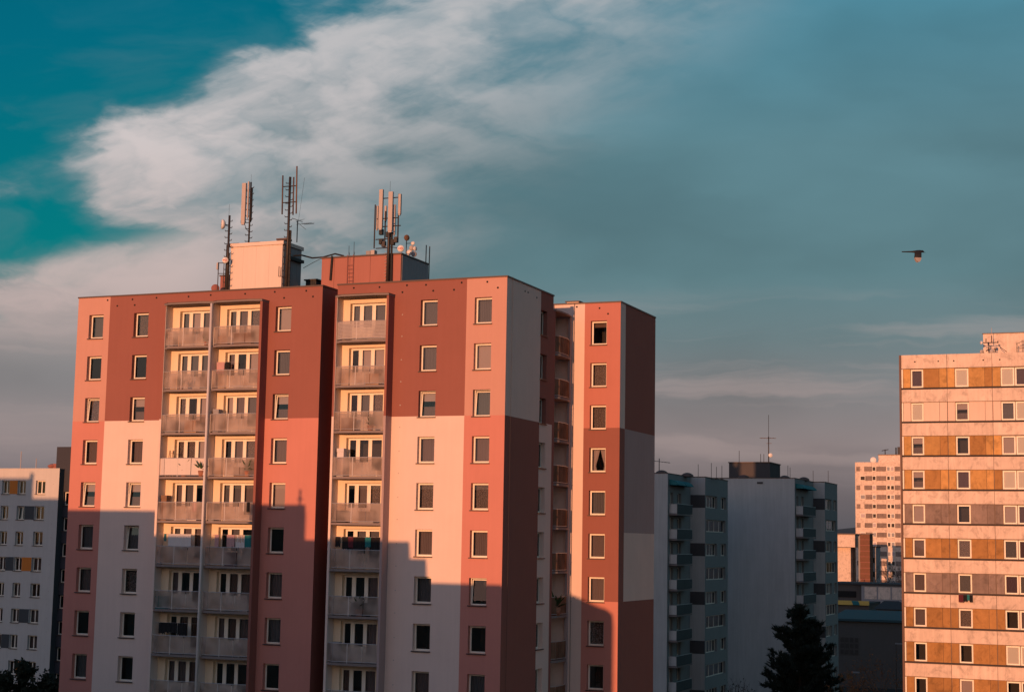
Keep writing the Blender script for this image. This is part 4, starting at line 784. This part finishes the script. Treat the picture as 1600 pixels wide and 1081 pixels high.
for i, (px, p1) in enumerate(((1188.5, 709), (1193.5, 709), (1155, 704))):
    q = PY(px, p1, 121.5); tt = thing('rod_antenna', 'short rod on the far rooftop room, number %s from the left' % ['second', 'third', 'first'][i], 'rod', (q.x, 121.5, a.z+.12)); part('rod', MB().tube((q.x, 121.5, a.z+.12), (q.x, 121.5, q.z), .035, n=4), M['steel'], tt); part('rod_base', MB().box(q.x-.12, q.x+.12, 121.4, 121.6, a.z+.12, a.z+.2), M['steel'], tt)
for i, (px, p1, yy) in enumerate(((1091, 725, 96.0), (1111.5, 723, 97.0), (1119.5, 729, 98.0), (1128, 727, 99.0), (1231, 727, 119.0), (1234.5, 730, 119.5), (1270.5, 735, 128.0), (1294, 735, 129.0))):
    q = PY(px, p1, yy); zr = 29.04 if i < 4 else 29.8
    tt = thing('rod_antenna', 'lightning rod on the %s grey white block, %s' % (('nearer', ['leftmost', 'second from left', 'third from left', 'rightmost'][i]) if i < 4 else ('farther', ['left of the pair by its room', 'right of the pair by its room', 'over its right end, left one', 'over its right end, right one'][i-4])), 'rod', (q.x, yy, zr))
    part('rod', MB().tube((q.x, yy, zr), (q.x, yy, q.z), .03, n=4), M['steel'], tt); part('rod_base', MB().box(q.x-.15, q.x+.15, yy-.15, yy+.15, zr, zr+.12), M['steel'], tt)
for i, (px, py, yy, zr) in enumerate(((1034, 737, 90, 29.04), (1074, 741, 92, 29.04), (1162, 744, 117, 29.8), (1226, 745, 117.5, 29.8), (1256, 747.5, 121, 29.8))):
    q = PY(px, py, yy); tt = thing('roof_vent_cowl', 'rounded brown vent dome on the %s' % ['nearer grey white block, left one', 'nearer grey white block, right one', 'farther block before its rooftop room', 'farther block right of its rooftop room', 'farther block near its right corner'][i], 'vent', (q.x, yy, zr))
    part('dome', MB().lathe((q.x, yy, q.z-.25), (0, 0, 1), [(0, .75), (.2, .7), (.36, .45), (.44, .2), (.46, .01)], 12), M['flash'], tt, True); part('stem', MB().tube((q.x, yy, zr), (q.x, yy, q.z-.2), .5, n=8), M['flash'], tt)
q = PY(1029, 722, 92.0); tt, x, zt, z0 = mast('television_aerial', 'aerial at the left end of the nearer grey white block roof', 'aerial', 1030, 735, 716, 92.0, .05, base=29.04); k = MB()
for i in range(5): k.tube((x-.5+i*.4, 91.5, zt-.3-.05*i), (x-.5+i*.4, 92.5, zt-.3-.05*i), .03, n=4)
k.tube((x-.6, 92, zt-.3), (x+1.3, 92, zt-.5), .03); part('yagi', k, M['steel'], tt)

# ------------------------------------------------------------------ far tower, lit house, chimney, low buildings
FY = 397.2; FX0 = PY(1336, 722, FY).x
FB = thing('far_tower', 'far pink tower block striped with brown window bands', 'building', (FX0+9, 403, 0))
part('wall', MB().box(FX0, FX0+19, FY, FY+14, 0, 47.2), M['conc'], FB)
for k in range(13):
    zt = 45.87-k*FH; odd = k % 2; z0 = zt-1.39
    segs = [(.35, 1.5, 'p'), (1.5, 3.0, 'w') if odd else (.0, .0, ''), (2.7, 5.1, 'p'), (5.1, 6.2, 'w'), (6.3, 9.2, 'p'), (9.4, 10.4, 'w'), (10.5, 11.6, 'w'), (11.7, 13.3, 'p'), (13.4, 14.5, 'w'), (14.6, 15.5, 'w'), (15.6, 18.6, 'p')]
    for a, b, ty in segs:
        if ty == 'p' and not (odd and b < 2): part('infill_panel', MB().box(FX0+a, FX0+b, FY-.08, FY-.004, z0, zt), M['stucco'], FB)
        elif ty == 'w':
            wn = part('window', MB().box(FX0+a, FX0+b, FY-.10, FY-.004, z0+.05, zt), M['white'], FB); part('pane', MB().box(FX0+a+.12, FX0+b-.12, FY-.12, FY-.102, z0+.17, zt-.12), M[R.choice(('room', 'room', 'blind', 'roomgrey'))], wn)
a = PY(1372.5, 711, 400); part('roof_housing', MB().box(a.x, a.x+13, 400, 408, 47.2, a.z), M['conc'], FB)
part('housing_cap', MB().box(a.x-.15, a.x+13.1, 399.8, 408.2, a.z+.01, a.z+.25), M['flash'], FB)
tt, x, zt, z0 = mast('antenna_mast', 'small mast on the far pink tower roof', 'mast', 1383, 711, 702, 402.0, .14, base=a.z+.25); part('crossbar', MB().tube((x-1, 402, zt-.4), (x+1, 402, zt), .12), M['steel'], tt)
tt, x, zt, z0 = mast('antenna_mast', 'thick rod at the right end of the far pink tower roof', 'mast', 1400, 711, 699, 402.0, .2, base=a.z+.25); part('crossbar', MB().box(x+.5, x+1.8, 401.5, 402, z0, z0+2.3), M['greyband'], tt)
a = PY(1364.5, 718.5, 399.0); dish('dish_antenna', 'bright white dish on the far pink tower roof', (a.x, 399, a.z), (.2, -.95, 0), .9, to=(a.x, 400, 47.2))
s = .3618
def G(zx, zy, y): return PY(1290+zx*s, 690+zy*s, y)
GB = thing('lit_house', 'sunlit low pale house seen beside the far pink tower', 'building', (G(90, 400, 347).x, 352, 0))
a, b = G(40, 400, 347), G(127, 455, 347); c = G(108, 455, 349)
part('upper_wall', MB().box(a.x-4, b.x, 347, 356, b.z, a.z), M['conc'], GB); part('lower_wall', MB().box(a.x-4, c.x, 349, 356, 0, b.z-.002), M['conc'], GB); part('roof_slab', MB().box(a.x-4.2, b.x+.2, 346.8, 356.2, a.z+.002, a.z+.3), M['flash'], GB)
d = G(148, 400, 352); part('stair_wall', MB().box(b.x+.002, d.x, 352, 357, 0, a.z-.1), M['roomgrey'], GB)
for z0, z1 in ((480, 520), (550, 590)): w0, w1 = G(112, z1, 352), G(127, z0, 352); part('window', MB().box(b.x+.4, b.x+1.7, 351.9, 351.995, w0.z, w1.z), M['room'], GB)
a, b = G(148, 400, 345), G(190, 402, 345); CH = thing('brick_tower', 'square red brick tower between lit house and far pink tower', 'tower', ((a.x+b.x)/2, 347, 0))
part('shaft', MB().box(a.x, b.x, 345, 350, 0, a.z), M['brick'], CH); 
for i in range(9): z = a.z-1.4-i*1.5; part('brick_band', MB().box(a.x-.05, b.x+.05, 344.95, 350.05, z, z+.12), M['rust'], CH)
part('cap', MB().box(a.x-.12, b.x+.12, 344.88, 350.12, a.z+.002, a.z+.3), M['flash'], CH)
a, b = G(190, 455, 353), G(212, 455, 353); t = thing('annex_building', 'dark annex just right of the square brick tower', 'building', (b.x, 356, 0)); part('wall', MB().box(a.x, b.x+.3, 353, 360, 0, a.z), M['roomgrey'], t); part('roof_slab', MB().box(a.x-.1, b.x+.5, 352.9, 360.1, a.z+.002, a.z+.3), M['roof'], t)
for z0 in (500, 560): w0 = G(198, z0, 353); part('window', MB().box(w0.x-.6, w0.x+.9, 352.92, 352.995, w0.z-1.4, w0.z), M['dark'], t)
s2 = .2414
def L(zx, zy, y): return PY(1300+zx*s2, 820+zy*s2, y)
def low(name, label, cat, x0z, x1z, ztop, y, dep, wm, rm, over=.3, extra=True):
    a, b = L(x0z, ztop, y), L(x1z, ztop, y); t = thing(name, label, cat, ((a.x+b.x)/2, y+dep/2, 0)); zt = (a.z+b.z)/2
    part('wall', MB().box(a.x, b.x, y, y+dep, 0, zt), M[wm], t); part('roof_slab', MB().box(a.x-over, b.x+over, y-over, y+dep+over, zt+.002, zt+.35), M[rm], t); return t, a, b, zt
t, a, b, zt = low('low_hall', 'low pale grey hall in front of the lit house, right part', 'building', 190, 500, 392, 225.0, 14, 'roomgrey', 'roof')
for i in range(6): part('panel_strip', MB().box(a.x+.6+i*2.6, a.x+2.9+i*2.6, 224.93, 224.995, zt-2.6, zt-.3), M['conc'], t)
t, a, b, zt = low('low_hall', 'dark low hall beneath the lit house, left part', 'building', -20, 190, 385, 226.5, 14, 'wallbrown', 'roof')
part('window_band', MB().box(a.x+1, b.x-1, 226.4, 226.495, zt-2.4, zt-1.2), M['dark'], t)
a, b = L(-30, 484, 200), L(236, 520, 200); t = thing('canopy_building', 'shop pavilion with long yellow fascia and teal stripe', 'building', ((a.x+b.x)/2, 204, 0)); part('wall', MB().box(a.x, b.x, 200.5, 212, 0, b.z), M['wallbrown'], t); part('fascia', MB().box(a.x-.2, b.x+.1, 200, 200.3, b.z+.002, a.z), M['yellow'], t); part('roof', MB().box(a.x-.2, b.x+.1, 200.31, 212.2, b.z+.002, a.z-.35), M['roof'], t)
p, q = L(136, 520, 199.9), L(158, 484, 199.9); part('fascia_stripe', MB().poly([(p.x, 199.96, b.z+.01), (p.x+1.2, 199.96, b.z+.01), (q.x+.3, 199.96, a.z-.01), (q.x-.9, 199.96, a.z-.01)]), M['tealc'], t)
a, b = L(50, 605, 165), L(470, 605, 165); r0 = L(250, 550, 178)
t = thing('sports_hall', 'large dark hall with shallow teal roof below the yellow fascia', 'building', ((a.x+b.x)/2, 172, 0))
part('wall', MB().box(a.x-1, b.x+2, 165, 190, 0, a.z), M['wallbrown'], t)
part('roof', MB().poly([(a.x-1.5, 164.5, a.z+.05), (b.x+2.5, 164.5, a.z+.05), (b.x+2.5, 178, r0.z), (a.x-1.5, 178, r0.z)]).poly([(a.x-1.5, 178, r0.z), (b.x+2.5, 178, r0.z), (b.x+2.5, 190.5, a.z+.05), (a.x-1.5, 190.5, a.z+.05)]).poly([(a.x-1.5, 164.5, a.z-.3), (b.x+2.5, 164.5, a.z-.3), (b.x+2.5, 164.5, a.z+.05), (a.x-1.5, 164.5, a.z+.05)]), M['tealroof'], t)
w0, w1 = L(50, 720, 165), L(175, 842, 165)
for i in range(4):
    for j in range(3):
        x0 = w0.x+(w1.x-w0.x)*i/4; z0 = w1.z+(w0.z-w1.z)*j/3; wn = part('window', MB().box(x0+.03, x0+(w1.x-w0.x)/4-.03, 164.93, 164.995, z0+.03, z0+(w0.z-w1.z)/3-.03), M['wallbrown'], t); part('pane', MB().box(x0+.12, x0+(w1.x-w0.x)/4-.12, 164.9, 164.928, z0+.12, z0+(w0.z-w1.z)/3-.12), M['room'], wn)
a, b, c = L(250, 545, 188), L(455, 545, 188), L(330, 490, 193); t = thing('hip_roof_house', 'dark hipped roof showing between yellow fascia and panel block', 'building', (c.x, 193, 0)); part('wall', MB().box(a.x+.5, b.x+1.5, 191, 197, 0, a.z), M['wallbrown'], t)
part('roof', MB().poly([(a.x, 190.6, a.z), (b.x+2, 190.6, a.z), (c.x+2.5, 194, c.z), (c.x, 194, c.z)]).poly([(a.x, 197.4, a.z), (a.x, 190.6, a.z), (c.x, 194, c.z)]).poly([(b.x+2, 190.6, a.z), (b.x+2, 197.4, a.z), (c.x+2.5, 194, c.z)]).poly([(b.x+2, 197.4, a.z), (a.x, 197.4, a.z), (c.x, 194, c.z), (c.x+2.5, 194, c.z)]), M['roof'], t)
def lamp(label, zx, zy, y):
    a = L(zx, zy, y); t = thing('street_lamp', label, 'lamp', (a.x, y, 0), 'street lamps between the blocks'); part('pole', MB().tube((a.x, y, 0), (a.x, y, a.z), .09, .05, 6), M['steel'], t); part('lamp_head', MB().box(a.x-.12, a.x+.9, y-.14, y+.14, a.z, a.z+.16), M['roomgrey'], t)
lamp('street lamp left of the orange tree, below the dark hall', 130, 955, 120); lamp('street lamp in front of the dark hall near the panel block', 415, 770, 140)

# ------------------------------------------------------------------ left background blocks
HY, HX1, HT = 55.845, -76.0, 28.29
HB = thing('apartment_block', 'off white block with orange panels at the far left edge', 'building', (-85, 60, 0))
W = [(-79.10, -77.82), (-81.54, -80.47), (-83.73, -82.68), (-86.9, -85.8), (-89.4, -88.3)]
hz = [25.5-k*FH for k in range(9)]
part('facade_wall', wall_grid(MB(), front(HY), [-95, HX1], [0, HT], [(a, b, z, z+1.49) for a, b in W for z in hz], lambda u, z: 0), [M['hwhite']], HB)
part('side_wall', MB().quad((HX1, HY, 0), (HX1, 56.69, 0), (HX1, 56.69, HT), (HX1, HY, HT)).quad((-95, HY, 0), (-95, 70, 0), (-95, 70, HT), (-95, HY, HT)).quad((-95, 70, 0), (HX1, 70, 0), (HX1, 70, HT), (-95, 70, HT)), M['greyp'], HB)  # off white block's side: its shade is put into the dark colour
part('roof', MB().quad((-95, HY, HT-.1), (HX1, HY, HT-.1), (HX1, 70, HT-.1), (-95, 70, HT-.1)), M['roof'], HB); part('roof_flashing', MB().box(-95, HX1+.04, HY-.04, HY+.2, HT-.01, HT+.05), M['hwhite'], HB)
for a, b in W:
    for i, z in enumerate(hz): window(HB, ((a+b)/2, HY, z), 0, round(b-a, 2), 1.49, R.choice(('dark', 'dark', 'net', 'grey')), (i == 1 and a > -82 and a < -81), True, 1)
def hpan(i, a, b, mt): part('infill_panel', MB().box(a+.03, b-.03, HY-.02, HY+.05, hz[i]+.005, hz[i]+1.485), M[mt], HB)
hpan(0, -82.68, -81.54, 'orangep'); hpan(1, -80.47, -79.10, 'greyp'); hpan(3, -82.68, -81.54, 'greyp'); hpan(3, -80.47, -79.10, 'orangep'); hpan(5, -80.47, -79.10, 'greyp'); hpan(6, -82.68, -81.54, 'greyp'); hpan(7, -80.47, -79.10, 'orangep')
for i in range(14): link('wall_anchor', am, HB, (-76.75+.06*(i % 3), HY-.01, 26.6-i*1.45))
H2Y = 56.7; a = PY(89.2, 698, H2Y)
H2 = thing('brown_tower', 'narrow dark brown tower squeezed between off white block and red building', 'building', (a.x+4, 64, 0)); x1 = a.x+9
wx = PY(99, 785, H2Y).x; zz = [a.z-3.9-FH*0.98-k*FH for k in range(8)]; zz = [PY(101, 789, H2Y).z-k*FH for k in range(9)]
part('facade_wall', wall_grid(MB(), front(H2Y), [a.x, x1], [0, a.z], [(wx, wx+1.2, z, z+1.45) for z in zz], lambda u, z: 0), [M['charcoal']], H2)
part('side_wall', MB().quad((x1, H2Y, 0), (x1, 70, 0), (x1, 70, a.z), (x1, H2Y, a.z)).quad((a.x, 70, 0), (a.x, H2Y, 0), (a.x, H2Y, a.z), (a.x, 70, a.z)).quad((a.x, H2Y, a.z), (x1, H2Y, a.z), (x1, 70, a.z), (a.x, 70, a.z)), M['charcoal'], H2)
for z in zz: window(H2, (wx+.6, H2Y, z), 0, 1.2, 1.45, 'dark', False, True, 1)
for px, p1, lb in ((33.5, 705, 'taller'), (57, 716, 'shorter')):
    q = PY(px, p1, HY+1.5); t = thing('rod_antenna', 'pale lightning rod on the off white block, the %s one' % lb, 'rod', (q.x, HY+1.5, HT)); part('rod', MB().tube((q.x, HY+1.5, HT-.1), (q.x, HY+1.5, q.z), .045, n=5), M['antenna'], t); part('rod_base', MB().box(q.x-.2, q.x+.2, HY+1.3, HY+1.7, HT-.1, HT+.1), M['antenna'], t)
q = PY(82, 730, HY+1.5); t = thing('roof_vent_cowl', 'rounded brown vent at the right end of the off white block roof', 'vent', (q.x, HY+1.5, HT)); part('dome', MB().lathe((q.x, HY+1.5, HT-.1), (0, 0, 1), [(0, .42), (.35, .42), (.36, .55), (.55, .5), (.7, .2), (.72, .01)], 12), M['rust'], t, True); part('cap', MB().box(q.x+.3, q.x+.75, HY+1.2, HY+1.8, HT-.1, HT+.62), M['rust'], t)

# ------------------------------------------------------------------ trees and shrubs
def conifer(label, base, h, wid, seed):
    rr = random.Random(seed); bx_, by_ = base; t = thing('pine_tree', label, 'tree', (bx_, by_, 0))
    tk = MB(); tk.tube((bx_, by_, 0), (bx_, by_, h*.97), .26, .03, 8); nd = MB()
    def spray(p, d, l):
        for _ in range(int(16+l*14)):
            s = rr.random(); q = p+d*(l*s); a = Vector((rr.gauss(0, 1), rr.gauss(0, 1), rr.gauss(.45, .8))).normalized(); g = rr.uniform(.25, .55); w = Vector((rr.gauss(0, 1), rr.gauss(0, 1), rr.gauss(0, 1))).normalized()*.085
            e = q+(a*.8+d*.5)*g; nd.poly([q-w, e, q+w])
    z = h*.10
    while z < h*.985:
        f_ = 1-(z/h); L_ = wid*.5*min(1.0, f_**.62*1.22)*rr.uniform(.7, 1.12)
        for k in range(9 if f_ > .2 else 5):
            a = rr.uniform(0, 6.28); l = max(.35, L_*rr.uniform(.45, 1.15)); d = Vector((math.cos(a), math.sin(a), rr.uniform(.1, .6) if f_ > .12 else .9)).normalized(); p = Vector((bx_, by_, z)); tip = p+d*l+Vector((0, 0, l*.12))
            tk.tube(p, tip, .05*f_+.015, .01, 4, cap=False)
            for j in range(int(3+l*3.4)):
                s = rr.uniform(.2, 1.0); q = p.lerp(tip, s); d2 = (d*.7+Vector((rr.gauss(0, .5), rr.gauss(0, .5), rr.uniform(.3, 1.2)))).normalized(); spray(q, d2, rr.uniform(.3, .8)*(1.15-.5*s))
        z += h*.026*rr.uniform(.8, 1.25)
    part('trunk', tk, M['wood'], t); part('crown', nd, M['needles'], t)
p = PD(1250, 951, 172); conifer('dark pine tree in front of the farther grey white block', (p.x, p.y), p.z, 10.8, 5)
def broadleaf(name, label, base, h, wid, seed, leafm, dens, leaf=.12, cat='tree', twigm='wood', z_lo=.25):
    rr = random.Random(seed); bx_, by_ = base; t = thing(name, label, cat, (bx_, by_, 0)); tk = MB(); lf = MB(); ends = []
    def grow(p, d, l, r, lv):
        q = p+d*l; tk.tube(p, q, r, r*.62, 5 if lv < 3 else 3, cap=False)
        if lv >= 3: ends.append((p, q))
        if lv >= 5: return
        for _ in range(3 if lv < 4 else 2):
            dd = (d+Vector((rr.gauss(0, .55), rr.gauss(0, .55), rr.gauss(.12, .35)))).normalized(); grow(p.lerp(q, rr.uniform(.55, 1)), dd, l*rr.uniform(.6, .82), r*.55, lv+1)
    p = Vector((bx_, by_, 0)); n0 = 1 if z_lo > .1 else 6
    for i in range(n0): grow(p, Vector((rr.gauss(0, .1 if n0 == 1 else .5), rr.gauss(0, .1 if n0 == 1 else .5), 1)).normalized(), h*(.30 if n0 == 1 else .28), h*.018, 0 if n0 == 1 else 1)
    sx = max(abs(q.x-bx_) for _, q in ends); sz = max(q.z for _, q in ends)
    kx, kz = wid*.5/sx, h/sz
    for v in range(len(tk.v)): x_, y_, z_ = tk.v[v]; tk.v[v] = (bx_+(x_-bx_)*kx, by_+(y_-by_)*kx, z_*kz)
    for a, b in ends:
        for _ in range(dens):
            q = a.lerp(b, rr.random()); q = Vector((bx_+(q.x-bx_)*kx+rr.gauss(0, .18), by_+(q.y-by_)*kx+rr.gauss(0, .18), q.z*kz+rr.gauss(0, .16)))
            a1 = Vector((rr.gauss(0, 1), rr.gauss(0, 1), rr.gauss(0, 1))).normalized(); a2 = a1.cross(Vector((rr.gauss(0, 1), rr.gauss(0, 1), rr.gauss(0, 1)))).normalized(); s_ = leaf*rr.uniform(.6, 1.3)
            lf.poly([q-a1*s_, q+a2*s_*.5, q+a1*s_, q-a2*s_*.5])
    part('trunk', tk, M[twigm], t); part('crown', lf, M[leafm], t)
def tree_at(px, py, dep): q = PD(px, py, dep); return (q.x, q.y), q.z
b_, h_ = tree_at(1390, 1012, 152); broadleaf('autumn_tree', 'sparse orange leaved tree at the foot of the panel block', b_, h_, 8.0, 11, 'leaf', 2, .10, twigm='twig')
b_, h_ = tree_at(1352, 1036, 150); broadleaf('autumn_tree', 'lower orange brown tree left of the one by the panel block', b_, h_, 6.5, 12, 'leaf', 2, .10, twigm='twig')
b_, h_ = tree_at(1302, 1066, 150); broadleaf('shrub', 'rust coloured shrub right of the pine tree', b_, h_, 6.5, 13, 'leaf', 3, .12, 'shrub', z_lo=0)
b_, h_ = tree_at(1158, 1052, 168); broadleaf('shrub', 'bare dark shrub between the two grey white blocks', b_, h_, 6.0, 14, 'bush', 1, .12, 'shrub', z_lo=0)
b_, h_ = tree_at(50, 1030, 150); broadleaf('dark_tree', 'dark tree crown at the bottom left corner, in front of the off white block', b_, h_, 7.5, 15, 'bush', 26, .20)
b_, h_ = tree_at(12, 1046, 150); broadleaf('dark_tree', 'lower dark tree crown at the very bottom left edge', b_, h_, 6.0, 16, 'bush', 26, .20)
b_, h_ = tree_at(1345, 897, 330); broadleaf('shrub', 'bare reddish bush at the foot of the brick tower', b_, h_, 9.0, 17, 'twig', 1, .2, 'shrub', 'twig', 0)
b_, h_ = tree_at(1388, 868, 370); broadleaf('bare_tree', 'bare tree in front of the shaded foot of the far pink tower', b_, h_, 9.0, 18, 'twig', 1, .15, 'tree', 'wood')
b_, h_ = tree_at(1366, 872, 365); broadleaf('bare_tree', 'bare tree just right of the dark annex', b_, h_, 8.0, 19, 'twig', 1, .15, 'tree', 'wood')
wd = MB(); rr = random.Random(21)                       # distant wood along the foot of the hills
for i in range(900):
    x = rr.uniform(-700, 250); y = rr.uniform(900, 1300); r_ = rr.uniform(4, 8); hz_ = rr.uniform(14, 30)
    wd.lathe((x, y, 0), (0, 0, 1), [(0, r_*.5), (hz_*.4, r_), (hz_*.75, r_*.75), (hz_, .2)], 6)
structure('far_wood', wd.mesh('far_wood', M['bush']), 'stuff')['label'] = 'dark distant wood below the hills'

# ------------------------------------------------------------------ the bird
def bird():
    D_ = 32.0; c = PD(1433, 393.5, D_); ex, ez = _r.copy(), _u.copy(); ey = _f.copy()
    px = D_/F_PX; T = lambda x, y, z: c+ex*(x*px)+ey*(y*px)+ez*(z*px)
    mb = MB(); prof = [(-24, .5, 1.0, 0), (-15, .7, 1.3, 0), (-8, 1.1, 1.6, 0), (-4, 2.2, 2.4, 0), (0, 3.0, 3.0, .2), (4, 3.1, 3.0, .4), (7, 2.5, 2.4, .5), (9, 2.3, 2.3, .6), (10.6, 1.3, 1.2, -.4), (11.2, .6, .5, -.8), (13.6, .12, .12, -1.3)]
    n = 10; k = 0
    for x, w, h, zo in prof:
        for i in range(n): a = 2*math.pi*i/n; mb.v.append(tuple(T(x, w*math.cos(a), zo+h*.8*math.sin(a))))
    for g in range(len(prof)-1):
        for i in range(n): j = (i+1) % n; mb.f.append((g*n+i, g*n+j, (g+1)*n+j, (g+1)*n+i)); mb.m.append(0)
    for s, tw in ((-1, 0.0), (1, 1.5)):                 # wings swept down: dark arm, pale hand
        def row(t): return [T(-4.6+tw+t*.6, s*(2+7*t), .6-15.5*t), T(1+tw, s*(2.4+7*t), 1.2-15.5*t), T(6.2+tw-1.6*t, s*(2+7*t), .8-15.3*t)]
        R0 = [row(0), row(.25), row(.5)]; last = [T(-4.3+tw, s*7.5, -11), T(1+tw, s*8.4, -16.4), T(4.6+tw, s*7.5, -11.5)]
        R0 += [[T(-4.6+tw, s*5.6, -9.0), T(.8+tw, s*6.2, -9.4), T(5.2+tw, s*5.6, -9.4)], [T(-4.0+tw, s*6.6, -11.5), T(.8+tw, s*7.4, -12.2), T(4.6+tw, s*6.6, -12)], [T(-2.2+tw, s*7.6, -14.6), T(.6+tw, s*8.4, -16.6), T(3.0+tw, s*7.6, -15)]]
        st_ = len(mb.v)
        for r3 in R0: mb.v += [tuple(v) for v in r3]
        for r3 in R0: mb.v += [tuple(v+ey*(.5*px*s)) for v in r3]
        N5 = len(R0)*3
        for g in range(len(R0)-1):
            for j in range(2):
                a = st_+g*3+j; mi = 1 if g >= 3 else 0
                mb.f.append((a, a+1, a+4, a+3)); mb.m.append(mi); b2 = a+N5; mb.f.append((b2, b2+3, b2+4, b2+1)); mb.m.append(mi)
    o = link('magpie', mb.mesh('magpie', [M['bird'], M['birdw']], True)); return o
tag(bird(), 'long tailed black and white bird flying in the open sky at right', 'bird')

# ------------------------------------------------------------------ unseen blocks: two inferred from facade shadows, a low one added for shade
KT = thing('stepped_block', 'stepped block out of view at left whose shadow lies across the red building', 'building', (-18, -61, 0))
dz = 55*math.tan(SUN_EL); dc = 66.46*math.tan(SUN_EL); sx_ = 55*math.tan(SUN_SIDE); ex_ = 3.02-66.46*math.tan(SUN_SIDE); prof = [(-65.9, -24.4, 22.72), (-24.4, -16.9, 21.1), (-16.9, -13.35, 23.19), (-13.35, -6.1, 21.02), (-6.1, -4.95, 20.0), (-4.95, 0, 18.6)]  # leftmost wing lengthened beyond its inferred end to shade the corner trees
for a, b, z in prof: part('wing', MB().box(a+.002-sx_, b-.002-sx_, -67, -55, 0, z+dz), M['hwhite'], KT)
ep = [(-sx_+.002, 17.8+dc), (.9-sx_, 17.5+dc), (1.74-sx_, 17.15+dc), (2.55-sx_, 16.9+dc), (ex_, 16.6+dc)]
ew = MB().poly([(ep[0][0], -55, 0)] + [(x_, -55, z_) for x_, z_ in ep] + [(ex_, -55, 0)]).poly([(ep[0][0], -67, 0)] + [(x_, -67, z_) for x_, z_ in ep] + [(ex_, -67, 0)]).quad((ex_, -55, 0), (ex_, -67, 0), (ex_, -67, ep[-1][1]), (ex_, -55, ep[-1][1]))
for (xa, za), (xb, zb_) in zip(ep, ep[1:]): ew.quad((xa, -55, za), (xb, -55, zb_), (xb, -67, zb_), (xa, -67, za))
part('end_wing', ew, M['hwhite'], KT)
part('roof_pole', MB().tube((-13.75-sx_, -56, 23), (-13.75-sx_, -56, 24.2+dz), .09, n=6).box(-13.95-sx_, -13.55-sx_, -56.1, -55.9, 23.55+dz, 23.65+dz), M['steel'], KT)
KH = thing('tall_block', 'tall block out of view far left whose shadow lies on the off white block', 'building', (-85, -61, 0)); dh = 110.8*math.tan(SUN_EL)
part('wing', MB().box(-110, -80.6, -67, -55, 0, 27.25+dh), M['hwhite'], KH); part('wing', MB().box(-80.596, -66, -67, -55, 0, 25.03+dh), M['hwhite'], KH); part('roof_pole', MB().tube((-80.4, -58, 30), (-80.4, -58, 28.0+dh), .3, n=6), M['steel'], KH)
KL = thing('added_shade_block', 'unseen lower block added to shade the pine and the ground between the blocks', 'building', (9, -110, 0)); part('wing', MB().box(4.3, 14.6, -122, -110, 0, 26.0), M['hwhite'], KL); part('roof_slab', MB().box(4.2, 14.7, -122.1, -109.9, 26.002, 26.3), M['roof'], KL)  # added unseen block, put here only to shade the pine and low ground
